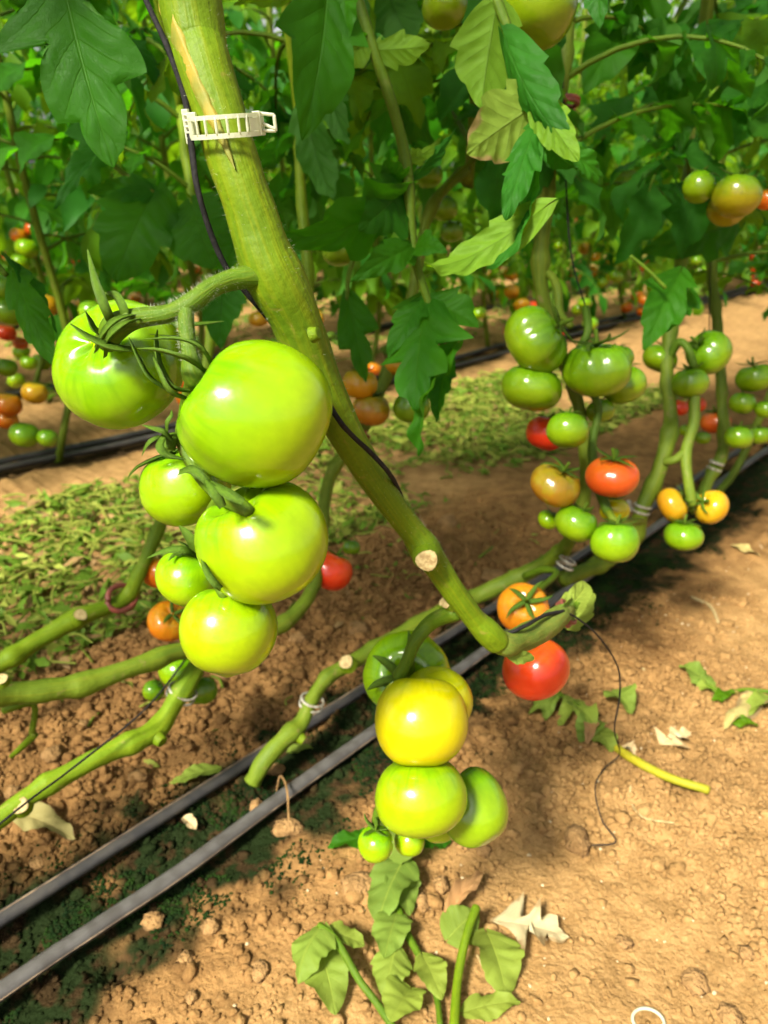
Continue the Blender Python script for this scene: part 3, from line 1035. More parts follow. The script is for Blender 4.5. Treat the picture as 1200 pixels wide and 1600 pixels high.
tomato(837, 1045, 53, 52, .76, 'red', (-.35, .85, .2), 'round', 'red tomato hanging under the bend of the main stem', 0, 0, False)
tomato(818, 950, 41, 38, .86, 'orange', (.0, .45, .88), 'flat', 'orange tomato with green star calyx behind the stem bend', .3, 5, True)

# --- fruit at the left behind the front truss
tomato(252, 896, 30, 35, 1.10, 'orange', (.2, .9, -.2), 'round', 'orange tomato left of the front truss, upper of the two', 0, 3, False)
tomato(264, 970, 33, 34, 1.08, 'orange', (.45, .55, .7), 'flat', 'orange tomato left of the front truss, lower of the two', 0, 4, False)
tomato(516, 891, 36, 38, 1.05, 'red', (.4, .85, 0), 'round', 'red tomato peeking out at the right behind the front truss', 0, 3, True)
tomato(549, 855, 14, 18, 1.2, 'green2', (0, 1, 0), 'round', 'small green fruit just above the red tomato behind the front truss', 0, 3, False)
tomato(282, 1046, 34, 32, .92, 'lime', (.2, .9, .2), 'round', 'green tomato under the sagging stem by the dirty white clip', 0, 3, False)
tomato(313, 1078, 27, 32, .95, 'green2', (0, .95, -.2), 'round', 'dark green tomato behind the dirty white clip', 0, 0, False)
tomato(240, 1079, 17, 20, .93, 'green', (.5, .8, .2), 'cherry', 'small green tomato left of the dirty white clip', 0, 3, False)

# --- right-hand trusses
RT = [(838, 530, 56, 60, .95, 'green', (.75, .45, .35), 'lobed', 'large ribbed green tomato at the top left of the right-hand truss', 1.2),
      (830, 606, 47, 37, .97, 'green', (.2, .95, .0), 'flat', 'green tomato right beneath the ribbed one on the right-hand truss', 0),
      (933, 576, 54, 46, .95, 'green', (-.1, .92, .30), 'lobed', 'large ribbed green tomato at the top centre of the right-hand truss', .5),
      (975, 602, 34, 30, 1.02, 'green', (-.3, .9, 0), 'round', 'green tomato half hidden right of the ribbed centre one', 0),
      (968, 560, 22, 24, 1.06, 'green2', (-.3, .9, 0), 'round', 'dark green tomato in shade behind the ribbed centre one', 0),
      (853, 677, 31, 34, 1.03, 'red', (.3, .9, 0), 'round', 'red tomato half hidden behind a green one on the right-hand truss', 0),
      (887, 672, 33, 32, .94, 'green', (.1, .95, -.1), 'round', 'green tomato in front of the half hidden red one', 0),
      (868, 757, 40, 36, .95, 'breaker', (.35, .75, .55), 'flat', 'brownish orange tomato left of the red one on the right-hand truss', 0),
      (957, 744, 41, 38, .95, 'orange_red', (-.05, .90, .42), 'flat', 'orange-red tomato in the middle of the right-hand truss', .3),
      (900, 818, 33, 29, .95, 'green', (.4, .85, .1), 'round', 'green tomato at the lower left of the right-hand truss', 0),
      (857, 812, 17, 21, .99, 'lime', (.4, .8, .3), 'round', 'small yellow-green tomato at the lower left edge of the right-hand truss', 0),
      (960, 846, 38, 36, .93, 'green', (.1, .95, .12), 'heart', 'lowest green tomato of the right-hand truss above the drip tubes', 0),
      (960, 797, 23, 17, 1.0, 'yellow', (0, .95, 0), 'round', 'yellow tomato behind the lowest green one on the right-hand truss', 0),
      (938, 642, 22, 26, 1.02, 'green', (-.2, .95, 0), 'round', 'green tomato in the gap below the ribbed centre one', 0),
      (1108, 551, 35, 35, 1.22, 'green', (-.75, .55, .2), 'heart', 'green tomato with a curved shoulder at the top of the second right truss', 0),
      (1078, 598, 28, 24, 1.20, 'green', (-.1, .95, .1), 'round', 'green tomato below the curved one on the second right truss', 0),
      (1031, 560, 27, 21, 1.24, 'green', (.4, .85, .1), 'flat', 'green tomato at the left of the second right truss under a leaf', 0),
      (1118, 659, 23, 21, 1.50, 'red_orange', (-.2, .9, .2), 'flat', 'orange-red tomato hanging alone between the right trusses', 0),
      (1058, 636, 17, 15, 1.62, 'red', (.2, .9, .2), 'flat', 'red tomato left of the hanging stalk at right', 0),
      (1088, 632, 15, 14, 1.66, 'red', (0, .9, .2), 'round', 'red tomato behind the hanging stalk at right', 0),
      (1072, 672, 11, 12, 1.66, 'lime', (0, .9, .2), 'round', 'small yellow-green tomato beside the red pair at right', 0),
      (1098, 684, 12, 13, 1.66, 'green', (0, .9, .2), 'round', 'small green tomato right of the hanging stalk', 0),
      (1051, 789, 28, 28, 1.18, 'amber', (.80, .42, .35), 'flat', 'amber yellow tomato left of the pair above the drip tubes', 0),
      (1111, 792, 28, 28, 1.18, 'amber', (-.80, .42, .35), 'flat', 'amber yellow tomato right of the pair above the drip tubes', 0),
      (1068, 837, 30, 23, 1.16, 'green', (0, .95, .2), 'flat', 'flattened green tomato below the amber pair', 0),
      (1180, 590, 29, 22, 1.42, 'green', (-.2, .95, .1), 'flat', 'broad green tomato at the right edge, upper of that truss', 0),
      (1160, 630, 20, 19, 1.42, 'green', (.2, .95, .1), 'round', 'green tomato below the broad one at the right edge', 0),
      (1196, 640, 16, 18, 1.40, 'green', (.2, .95, .1), 'round', 'green tomato cut by the right edge of the picture', 0),
      (1154, 683, 22, 21, 1.40, 'green', (.1, .95, .1), 'round', 'green tomato at the bottom of the right edge truss', 0),
      (1187, 680, 17, 18, 1.44, 'green', (-.1, .95, .1), 'round', 'green tomato beside the bottom one at the right edge', 0),
      (1092, 292, 25, 27, 1.02, 'green', (.3, .9, -.1), 'cherry', 'green tomato high at right, left one of the upper truss', 0),
      (1151, 306, 37, 34, 1.0, 'lime_orange', (.1, .95, .1), 'round', 'large green tomato blushing orange below, high at right', 0),
      (1136, 325, 30, 24, 1.05, 'lime_orange', (.2, .95, -.2), 'round', 'blushing tomato half hidden behind the large one high at right', 0),
      (1198, 312, 18, 20, 1.05, 'orange', (.1, .95, .1), 'round', 'orange tomato cut by the right edge high up', 0),
      (834, 10, 67, 80, .66, 'green_shade', (.05, .97, -.1), 'heart', 'big olive green tomato at the top edge behind the folded leaf', 0),
      (694, 8, 36, 64, .72, 'green_shade', (.0, .97, -.1), 'heart', 'olive green tomato at the top edge left of the big one', 0),
      (563, 600, 28, 32, 1.06, 'amber', (.1, .9, .2), 'round', 'dull amber tomato behind the hanging leaf, upper left one', 0),
      (580, 640, 30, 26, 1.07, 'breaker', (.1, .9, .2), 'round', 'brownish tomato below the dull amber one behind the main stem', 0),
      (621, 570, 20, 22, 1.12, 'amber', (.1, .9, .2), 'round', 'dull amber tomato behind the hanging leaf, right of the thin stem', 0),
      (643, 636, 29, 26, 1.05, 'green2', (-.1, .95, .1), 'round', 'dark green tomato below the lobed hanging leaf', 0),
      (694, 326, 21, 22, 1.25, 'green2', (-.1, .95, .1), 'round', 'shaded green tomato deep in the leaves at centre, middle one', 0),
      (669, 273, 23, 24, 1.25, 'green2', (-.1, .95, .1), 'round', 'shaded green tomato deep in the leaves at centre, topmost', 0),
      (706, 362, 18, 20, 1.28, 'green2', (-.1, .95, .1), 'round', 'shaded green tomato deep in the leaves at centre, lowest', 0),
      (530, 392, 27, 26, 1.15, 'green2', (-.1, .95, .1), 'round', 'shaded green tomato beside the main stem among dark leaves', 0)]
M['orange_red'] = tomato_mat('skin_orange_red', (0.46, 0.050, 0.007), (0.46, 0.075, 0.007), (0.40, 0.11, 0.008))
M['red_orange'] = tomato_mat('skin_red_orange', (0.46, 0.065, 0.007), (0.42, 0.085, 0.007), (0.34, 0.12, 0.008))
M['amber'] = tomato_mat('skin_amber', (0.42, 0.19, 0.005), (0.40, 0.24, 0.006), (0.30, 0.25, 0.01))
M['lime_orange'] = tomato_mat('skin_blushing', (0.26, 0.21, 0.004), (0.12, 0.235, 0.004), (0.09, 0.21, 0.005))
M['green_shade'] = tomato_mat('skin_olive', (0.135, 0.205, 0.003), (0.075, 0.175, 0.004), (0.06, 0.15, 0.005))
for x, y, rx, ry, d, mat, ax, sh, lab, spin in RT:
    tomato(x, y, rx, ry, d, mat, ax, sh, lab, spin, 5 if rx > 20 else 3, rx > 20, lo=rx < 26, stretch=1.0)

# ------------------------------------------------------------------ leaves
LEAFLETS = []      # shared leaflet meshes (unit length), fine
for i in range(10):
    v, f, uv = leaflet(1, R.uniform(.44, .66), 14, 4, R.uniform(.6, 1.2), 3, R.uniform(-.1, .7), R.uniform(.2, 1.8), R.uniform(-.8, .8), .035, .11, i + 20)
    LEAFLETS.append((v, f, uv))
LOW = []
for i in range(5):
    LOW.append(leaflet(1, R.uniform(.48, .66), 5, 1, .2, 3, R.uniform(.1, .5), R.uniform(.2, 1.3), R.uniform(-.4, .4), 0, .04, i + 60))
LEAF_ME = {}


def leaflet_mesh(i, mat):
    if (i, mat) not in LEAF_ME:
        mb = MB(); mb.add(*LEAFLETS[i]); LEAF_ME[(i, mat)] = mb.mesh('leaflet', [mat])
    return LEAF_ME[(i, mat)]


def leaf_layout(seed):
    """local frame: x outward from the stem, z up. returns rachis points, radii, leaflets [(matrix, index)]"""
    rg = random.Random(seed)
    L = rg.uniform(.26, .40)
    droop = rg.uniform(.9, 1.9)
    a0 = rg.uniform(.1, .7)
    sidew = rg.uniform(-.5, .5)
    pts = [Vector((0, 0, 0))]
    n = 8
    for i in range(n):
        u = (i + .5) / n
        a = a0 - droop * u
        yaw = sidew * u
        pts.append(pts[-1] + Vector((math.cos(a) * math.cos(yaw), math.cos(a) * math.sin(yaw), math.sin(a))) * L / n)
    rad = [.0042 - .0028 * i / n for i in range(n + 1)]
    lf = []
    for u, sc in ((.34, .072), (.45, .03), (.56, .098), (.68, .035), (.78, .092), (.88, .03)):
        j = min(int(u * n), n - 1)
        o = pts[j].lerp(pts[j + 1], u * n - j)
        t = (pts[j + 1] - pts[j]).normalized()
        sd = t.cross(Vector((0, 0, 1))).normalized()
        for sg_ in (-1, 1):
            if rg.random() < .07:
                continue
            dr = sd * sg_ * rg.uniform(.7, 1) + t * rg.uniform(.2, .6) + Vector((0, 0, -rg.uniform(.15, .9)))
            nz = Vector((rg.uniform(-.5, .5), rg.uniform(-.5, .5), 1)) + t * .4
            lf.append((frame(o, dr, nz, sc * rg.uniform(.8, 1.25)), rg.randrange(10)))
    t = (pts[-1] - pts[-2]).normalized()
    lf.append((frame(pts[-1], t + Vector((0, 0, -.4)), (rg.uniform(-.4, .4) + .5, rg.uniform(-.5, .5), 1), rg.uniform(.10, .13)), rg.randrange(10)))
    return pts, rad, lf


LAYOUTS = [leaf_layout(200 + i) for i in range(8)]
RACHIS = {}
FULL = {}


def rachis_mesh(i):
    if i not in RACHIS:
        mb = MB(); mb.add(*tube(LAYOUTS[i][0], LAYOUTS[i][1], 10, 5, cap=False)); RACHIS[i] = mb.mesh('leaf', ['stalk'])
    return RACHIS[i]


def full_mesh(i, mat, low=False):
    k = (i, mat, low)
    if k not in FULL:
        mb = MB(); mb.add(*tube(LAYOUTS[i][0], LAYOUTS[i][1], 8, 4, cap=False), mi=1)
        for m, j in LAYOUTS[i][2]:
            v, f, uv = LOW[j % 5] if low else LEAFLETS[j]
            mb.add(xform(v, m), f, uv, 0)
        FULL[k] = mb.mesh('leaf', [mat, 'stalk'])
    return FULL[k]


# points that stand in the sun in the photograph: leaves must not shade them
LIT = [(P(400, 650, .42), .075), (P(190, 570, .46), .06), (P(412, 846, .43), .06), (P(358, 984, .44), .05), (P(290, 752, .47), .04),
       (P(661, 1117, .60), .07), (P(657, 1243, .60), .06), (P(740, 1260, .64), .05), (P(440, 500, .44), .05), (P(600, 780, .52), .06), (P(740, 970, .57), .05),
       (P(110, 1080, .76), .06), (P(160, 1180, .8), .06), (P(900, 560, .95), .05), (P(957, 742, .95), .05), (P(960, 845, .95), .05),
       (P(1080, 800, 1.18), .05), (P(836, 1045, .76), .04), (on_soil(950, 1450), .22), (on_soil(250, 1400), .15), (on_soil(560, 1480), .12), (on_soil(1120, 1100), .2), (on_soil(1050, 1250), .2),
       (on_soil(120, 1160), .12)] + [(on_soil(x, y), .10) for x, y in ((850, 1420), (720, 1520), (1000, 1300), (1150, 1400), (1180, 1250), (1150, 950), (1060, 940), (1000, 1120), (400, 1500), (60, 1560), (60, 1250), (200, 1160), (1180, 1540), (880, 1560))]


VIS = [(1092, 292, 62, 1.02), (1151, 306, 75, 1.0), (694, 326, 50, 1.24), (669, 273, 45, 1.24), (850, 400, 40, .98), (530, 392, 45, 1.14), (40, 385, 60, 2.4), (20, 480, 60, 1.95)]


def leaf_ok(mw, i, vis_limit=True):
    pts, rad, lf = LAYOUTS[i]
    for q in [mw @ pts[4], mw @ pts[8]] + [mw @ (m @ Vector((.6, 0, 0))) for m, _ in lf] + [mw @ (m @ Vector((1, 0, 0))) for m, _ in lf]:
        x, y, d = px(q)
        if d < 0.04:
            if q.z < 1.2 and Vector((q.x, q.y, q.z - HCAM)).length < .35:
                return False
        elif -60 < x < 1260 and -60 < y < 1700:
            if d < .78:
                return False
            if y > (425 if d < 1.4 else 470 if d < 2.0 else 505):
                return False
            if 230 < x < 520 and d < .9:
                return False
            for vx, vy, vr, vd in VIS:
                if d < vd and (x - vx) ** 2 + (y - vy) ** 2 < vr * vr:
                    return False
        for c, r in LIT:
            w = q - c
            t = w.dot(SUND)
            if t > 0 and (w - SUND * t).length < r + .055:
                return False
    return True


def put_leaf(plant, pos, az, i, mat, split, scale=1.0, tilt=0.0):
    mw = Matrix.Translation(pos) @ Matrix.Rotation(az, 4, 'Z') @ Matrix.Rotation(tilt, 4, 'Y') @ Matrix.Scale(scale, 4)
    if not leaf_ok(mw, i):
        return False
    loc = Matrix.Translation(-ORIGIN[plant]) @ mw
    if split:
        o = link('leaf', rachis_mesh(i), plant)
        o.matrix_local = loc
        for m, j in LAYOUTS[i][2]:
            q = link('leaflet', leaflet_mesh(j, mat), o)
            q.matrix_local = m
    else:
        o = link('leaf', full_mesh(i, mat + '_far', pos.dot(RN) > 1.2), plant)
        o.matrix_local = loc
    return True


def leaf_up(plant, path, z0, z1, step, seed, mats=('leaf', 'leaf', 'leaf_b', 'leaf_b', 'leaf_y')):
    """leaves all the way up a stem given as world points"""
    rg = random.Random(seed)
    pts = [Vector(q[:3]) for q in spline([tuple(q) for q in path], 80)]
    az = rg.uniform(0, 6.28)
    z = z0
    while z < z1:
        c = min(pts, key=lambda q: abs(q.z - z))
        for tr in range(7):
            if put_leaf(plant, c, az + rg.uniform(-.5, .5), rg.randrange(8), rg.choice(mats), z < 1.15 and c.dot(RN) < 1.2 and -0.1 < c.dot(RD) < 2.0, rg.uniform(.85, 1.2), rg.uniform(-.35, .35)):
                break
            az += 0.9
        az += 2.4
        z += step * rg.uniform(.7, 1.3) * (1.9 if z > 1.15 else 1.0)


# ------------------------------------------------------------------ front-row plants, traced stems
def stub(plant_stem, x, y, d, r, nrm, mat='cut'):
    c = P(x, y, d); n_ = CV(nrm); rad = r * d / F
    mb = MB()
    mb.add(*tube([c - n_ * rad * 1.3, c - n_ * rad * .4, c], [rad * 1.35, rad * 1.08, rad], 6, 14, cap=False))
    s_ = part('pruning_stub', mb, 'stem', plant_stem)
    mb = MB()
    side = n_.cross(Vector((.3, .2, 1))).normalized(); s2 = n_.cross(side)
    v = [c + n_ * rad * .06]; f = []
    for ring, (rr, h) in enumerate(((.35, .02), (.62, .10), (1.02, -.04))):
        for k in range(16):
            a = 6.283 * k / 16
            v.append(c + (side * math.cos(a) + s2 * math.sin(a)) * rad * rr * (1 + .06 * math.sin(3 * a + x)) + n_ * rad * h)
    for k in range(16):
        f.append((0, 1 + k, 1 + (k + 1) % 16))
        for q in (0, 1):
            f.append((1 + q * 16 + k, 17 + q * 16 + k, 17 + q * 16 + (k + 1) % 16, 1 + q * 16 + (k + 1) % 16))
    mb.add(v, f)
    part('pruning_stub', mb, mat, plant_stem)


def pstem(name, plant, spec, mat, seg=14, wob=.10, seed=0, n=None):
    """spec: (x, y, d, halfwidth px)"""
    pts = [P(x, y, d) for x, y, d, w in spec]
    rad = [w * d / F for x, y, d, w in spec]
    mb = MB(); mb.add(*tube(pts, rad, n or len(pts) * 9, seg, wob=wob, seed=seed))
    return part(name, mb, mat, plant), pts, rad


# hero plant
base = on_soil(905, 960)
A = thing('tomato_plant', 'thick foreground tomato stem slanting down across the picture, white clip on it', 'tomato plant', base)
up0 = P(288, -30, .405)
spec0 = [(300, 20, .405, 47), (322, 110, .405, 43), (362, 240, .41, 40), (398, 350, .42, 40), (428, 430, .43, 46), (462, 500, .445, 40), (506, 610, .47, 33), (556, 705, .495, 26),
         (610, 785, .52, 22), (645, 830, .535, 21), (662, 855, .54, 24), (680, 882, .55, 21), (708, 922, .56, 19), (740, 965, .575, 18), (762, 988, .582, 20), (778, 1005, .59, 19), (786, 1018, .592, 9)]
ptsA = [up0 + Vector((-.03, .02, 1.3)), up0 + Vector((-.02, 0, .6)), up0 + Vector((-.008, 0, .1))] + [P(x, y, d) for x, y, d, w in spec0]
radA = [.009, .012, .0145] + [w * d / F for x, y, d, w in spec0]
endA = on_soil(1010, 860) + Vector((0, 0, .03))
mb = MB(); mb.add(*tube(ptsA, radA, 190, 24, wob=.10, seed=4))
stA = part('stem', mb, 'stem', A)
pstem('bent_stem', A, [(758, 985, .59, 14), (785, 1004, .595, 20), (810, 1000, .612, 20), (838, 988, .635, 20), (865, 970, .66, 19), (886, 952, .69, 12)], 'bend', 16, .22, 8, 44)
# long yellow scar on the upper stem
ax_s = [np.array((276, -40, .405, 45))] + list(spline([(x, y, d, w) for x, y, d, w in spec0[:4]], 60))
line = spline([(246, -35, 6), (258, 10, 9), (276, 60, 11), (298, 112, 11), (320, 160, 10), (340, 200, 8), (355, 235, 5), (367, 264, .6)], 40)
sv, sf = [], []
for k, (x0, y0, hw) in enumerate(line):
    q = min(ax_s, key=lambda e: abs(e[1] - y0))
    for e in range(7):
        x = x0 + (e / 3 - 1) * hw * (1 + .15 * math.sin(k * 1.3 + e))
        off = min(abs(x - q[0]) / q[3], .97)
        sv.append(P(x, y0 - (e / 3 - 1) * hw * .35, q[2] - q[3] * q[2] / F * math.sqrt(1 - off * off) * (1.02 if 0 < e < 6 else .96) - (.0006 if 0 < e < 6 else -.0006)))
        if k and e:
            o_ = k * 7 + e
            sf.append((o_ - 8, o_ - 7, o_, o_ - 1))
mb = MB(); mb.add(sv, sf)
part('scar', mb, 'scar', stA)
stub(stA, 667, 876, .522, 17, (.0, -.25, 1))
stub(stA, 697, 941, .575, 10, (-.8, .3, .5))
stub(stA, 498, 520, .43, 10, (.9, .2, .4), 'stem')
# truss stalk
pstem('truss_stalk', A, [(418, 432, .425, 20), (375, 434, .418, 17), (335, 447, .412, 15), (300, 472, .408, 16), (262, 490, .41, 15), (215, 497, .415, 16), (182, 510, .418, 22), (165, 535, .428, 18)], 'stalk', 14, .12, 3, 46)
pstem('truss_stalk', A, [(291, 478, .408, 13), (291, 510, .405, 13), (296, 550, .402, 13), (303, 585, .40, 19), (316, 600, .405, 15)], 'stalk', 12, .12, 5, 30)
pstem('truss_stalk', A, [(303, 585, .41, 13), (290, 640, .43, 11), (285, 690, .44, 10), (310, 740, .435, 10), (345, 775, .42, 12), (375, 790, .405, 13), (390, 800, .40, 10)], 'stalk', 12, .12, 6, 40)
pstem('truss_stalk', A, [(345, 775, .425, 10), (315, 830, .45, 9), (318, 870, .45, 9), (345, 920, .43, 9), (352, 935, .43, 8)], 'stalk', 10, .12, 7, 30)
pstem('truss_stalk', A, [(280, 685, .44, 8), (268, 686, .435, 10), (262, 700, .435, 12)], 'calyx', 10, .12, 8, 12)
# lower truss stalk
pstem('truss_stalk', A, [(715, 955, .58, 15), (675, 972, .60, 13), (650, 1000, .60, 11), (635, 1035, .605, 10), (622, 1058, .61, 11)], 'stalk', 10, .1, 9, 30)
pstem('truss_stalk', A, [(640, 1030, .62, 8), (640, 1100, .66, 8), (620, 1200, .67, 8), (590, 1270, .64, 7), (588, 1300, .625, 6)], 'stalk', 8, .1, 10, 30)
# trichomes on the front stem and stalk
mb = MB()
hr = random.Random(5)
smooth_pts = [Vector(q[:3]) for q in spline([tuple(q) for q in ptsA[3:15]], 240)]
smooth_rad = [float(q[0]) for q in spline([(r,) for r in radA[3:15]], 240)]
stalk_c = [P(418, 432, .425), P(375, 434, .418), P(335, 447, .412), P(300, 472, .408), P(262, 490, .41), P(215, 497, .415)]
sk_pts = [Vector(q[:3]) for q in spline([tuple(q) for q in stalk_c], 80)]
sk2 = [Vector(q[:3]) for q in spline([tuple(P(*q)) for q in [(291, 478, .408), (291, 510, .405), (296, 550, .402), (303, 585, .40)]], 40)]
for cpts, crad, cnt, ln in ((smooth_pts, smooth_rad, 1100, .0028), (sk_pts, [.0054] * 80, 900, .0022), (sk2, [.0046] * 40, 520, .0024)):
    for k in range(cnt):
        j = hr.randrange(1, len(cpts) - 1)
        t = (cpts[j + 1] - cpts[j - 1]).normalized()
        q = Vector((hr.gauss(0, 1), hr.gauss(0, 1), hr.gauss(0, 1)))
        nn = (q - t * q.dot(t)).normalized()
        b0 = cpts[j] + nn * crad[j] * .96
        e = b0 + (nn + t * hr.uniform(-.4, .4)) * ln * hr.uniform(.5, 1.3)
        w = t * .00004
        w2 = t.cross(nn) * .00004
        mb.add([b0 - w, b0 + w, b0 + w2, e], [(0, 1, 3), (1, 2, 3), (2, 0, 3)])
hs_o = part('hairs', mb, 'hair', A)
hs_o['kind'] = 'stuff'

leaf_up(A, ptsA[:4], .90, 1.9, .03, 41)  # unseen leaves above the frame, added to shade the upper stem

# other front-row plants (stems lie along the row, then climb)
def traced_plant(label, spec, top, mat, z0, seed, wf=1.0, step=.050, z1=1.9):
    b = P(*spec[0][:3])
    pl = thing('tomato_plant', label, 'tomato plant', (b.x, b.y, max(0, soil_at(b))))
    pts = [P(x, y, d) for x, y, d, w in spec]
    rad = [w * wf * d / F for x, y, d, w in spec]
    dn = spline([(*p_, r_) for p_, r_ in zip(pts, rad)], len(pts) * 6)
    acc, last, rgn = 0.0, None, random.Random(seed)
    pts, rad, ph_ = [], [], rgn.uniform(0, .09)
    for e in dn:
        p_ = Vector(e[:3])
        if last is not None:
            acc += (p_ - last).length
        last = p_
        w_ = ((acc + ph_) % .085) - .042
        pts.append(p_); rad.append(e[3] * (1 + .24 * math.exp(-(w_ / .010) ** 2)))
    q = pts[-1]
    pts += [q.lerp(top, .33), q.lerp(top, .7), top]
    rad += [rad[-1] * .95, rad[-1] * .8, rad[-1] * .6]
    mb = MB(); mb.add(*tube(pts, rad, len(pts) * 3, 14, wob=.16, seed=seed))
    st = part('stem', mb, mat, pl)
    if z0:
        leaf_up(pl, pts[len(pts) // 2:], z0, z1, step, seed)
    return pl, st


B, stB = traced_plant('pale green stem sagging from the left edge behind the lowest front tomato', [(-90, 1080, .72, 24), (0, 1085, .75, 25), (115, 1072, .79, 23), (215, 1040, .83, 20), (290, 1015, .87, 18), (380, 1000, .92, 17), (455, 965, .97, 16), (492, 905, 1.02, 14),
      (505, 800, 1.06, 13), (518, 740, 1.08, 13), (560, 680, 1.1, 14), (598, 600, 1.12, 13), (640, 480, 1.13, 12), (672, 330, 1.14, 11), (735, 255, 1.18, 11)], SP(.95, .72, 2.0), 'stem_low', .52, 31, .74)
stub(stB, 2, 1060, .70, 9, (.2, .6, .7))
Cc, stC = traced_plant('bright green knobbly stem at lower left with a dirty white clip', [(-120, 1345, .70, 22), (-20, 1290, .74, 21), (60, 1235, .77, 20), (140, 1190, .80, 20), (215, 1157, .83, 21), (248, 1135, .85, 22), (275, 1095, .87, 19), (300, 1055, .89, 19), (318, 1020, .92, 16),
      (350, 940, .98, 14), (430, 700, 1.0, 13), (480, 480, 1.02, 12), (470, 300, 1.03, 11), (468, 180, 1.04, 11)], SP(.52, .80, 2.0), 'stem_bright', .52, 32, .76)
stub(stC, 30, 1258, .75, 13, (.1, .5, .9))
stub(stC, 254, 1160, .835, 9, (.8, -.5, .4), 'stem')
D, stD = traced_plant('green stem with a brown rubber ring at far left', [(-80, 1075, .92, 17), (0, 1037, .95, 18), (60, 1000, .98, 17), (122, 965, 1.01, 17), (190, 938, 1.05, 14), (218, 895, 1.07, 13), (250, 820, 1.09, 12), (272, 770, 1.1, 12), (310, 640, 1.12, 11),
      (330, 480, 1.14, 10), (300, 300, 1.16, 10), (280, 150, 1.18, 10)], SP(.35, .85, 2.0), 'stem_bright', .52, 33, .80)
stub(stD, 126, 960, .975, 10, (.5, .6, .6))
E, stE = traced_plant('knobbly old stem rising from the drip lines to the right-hand truss', [(394, 1222, .955, 15), (412, 1190, .955, 17), (440, 1158, .965, 16), (470, 1130, .985, 14), (486, 1095, 1.0, 13), (510, 1060, 1.02, 13), (545, 1038, 1.04, 14), (600, 1005, 1.08, 14), (690, 957, 1.14, 15),
      (760, 925, 1.16, 15), (820, 897, 1.15, 14), (868, 868, 1.12, 14), (893, 838, 1.08, 12), (915, 760, 1.05, 11), (905, 640, 1.03, 11), (868, 530, 1.02, 12), (845, 440, 1.0, 14), (850, 330, .99, 15), (862, 230, .98, 15), (878, 120, .97, 15), (888, 20, .97, 14)],
      P(905, -60, .98) + Vector((0.02, .03, 1.2)), 'stem_low', .62, 34, .86)
stub(stE, 540, 1034, 1.015, 11, (-.3, .5, .8))
stub(stE, 695, 940, 1.11, 9, (-.3, .7, .6))
stub(stE, 476, 1158, .965, 7, (.8, -.5, .3))
Fp, stF = traced_plant('pale stem with a clip rising beside the amber tomatoes', [(880, 905, 1.16, 12), (940, 880, 1.2, 12), (990, 842, 1.22, 12), (1003, 795, 1.2, 12), (1030, 735, 1.2, 12), (1045, 680, 1.2, 12), (1048, 650, 1.21, 11), (1042, 560, 1.22, 10), (1060, 440, 1.24, 10), (1075, 300, 1.26, 10), (1085, 150, 1.28, 9)],
                           SP(1.35, .62, 2.0), 'stem_low', .55, 35)
pstem('truss_stalk', Fp, [(1085, 610, 1.2, 9), (1084, 660, 1.19, 9), (1072, 705, 1.18, 9), (1075, 750, 1.17, 8), (1082, 790, 1.17, 8)], 'stem_low', 8, .1, 3, 24)
pstem('truss_stalk', Fp, [(1072, 705, 1.18, 7), (1055, 718, 1.18, 7), (1038, 722, 1.19, 6)], 'stem_low', 8, .1, 3, 12)
pstem('truss_stalk', Fp, [(1045, 560, 1.22, 7), (1060, 535, 1.2, 7), (1075, 545, 1.19, 6), (1085, 575, 1.19, 6)], 'calyx', 8, .1, 3, 16)
G, stG = traced_plant('thin stem with a clip standing between the right trusses', [(1085, 800, 1.42, 9), (1110, 745, 1.45, 9), (1130, 700, 1.46, 9), (1128, 620, 1.48, 8), (1120, 500, 1.5, 8), (1112, 400, 1.52, 8), (1130, 200, 1.56, 8)], SP(1.62, .66, 2.0), 'stem_low', .55, 36)
pstem('truss_stalk', E, [(915, 480, .97, 6), (918, 520, .96, 7), (900, 560, .97, 7), (918, 600, .98, 6), (935, 640, .98, 6), (925, 700, .98, 7), (935, 760, .98, 8), (950, 800, .97, 8)], 'calyx', 8, .1, 3, 36)
pstem('truss_stalk', E, [(846, 425, 1.0, 8), (862, 432, .99, 7), (872, 455, .98, 7), (875, 490, .97, 7), (892, 510, .95, 6)], 'stem_low', 8, .1, 3, 20)
pstem('truss_stalk', E, [(950, 800, .97, 7), (965, 815, .96, 6), (1003, 815, 1.1, 6)], 'stem_low', 8, .1, 3, 12)
pstem('truss_stalk', B, [(4, 1110, .79, 7), (52, 1100, .80, 5), (50, 1145, .805, 5), (52, 1150, .805, 6), (18, 1182, .83, 4)], 'stem', 8, .1, 3, 20)
pstem('truss_stalk', E, [(820, 900, 1.12, 6), (850, 890, 1.08, 6), (870, 895, 1.05, 5), (850, 915, 1.0, 5), (825, 935, .90, 5)], 'stalk', 8, .1, 3, 16)


def row_plant(s_, p_, label, group, seed, z0=.36, step=.05, stem_z0=None, lean=.15):
    rg = random.Random(seed)
    b = SP(s_, p_); b.z = soil_at(b)
    pl = thing('tomato_plant', label, 'tomato plant', b, group)
    zb = b.z if stem_z0 is None else stem_z0
    pts = [SP(s_ - lean * 1.4, p_ + rg.uniform(-.03, .03), zb + .02), SP(s_ - lean * .6, p_ + rg.uniform(-.03, .03), zb + .12), SP(s_, p_ + rg.uniform(-.04, .04), .5), SP(s_ + rg.uniform(-.05, .05), p_ + rg.uniform(-.05, .05), 1.1), SP(s_ + .05, p_, 2.0)]
    mb = MB(); mb.add(*tube(pts, [.009, .0095, .009, .0085, .006], 22, 8, wob=.1, seed=seed))
    part('stem', mb, 'stem_low', pl)
    leaf_up(pl, pts, z0, 1.95, step, seed)
    return pl


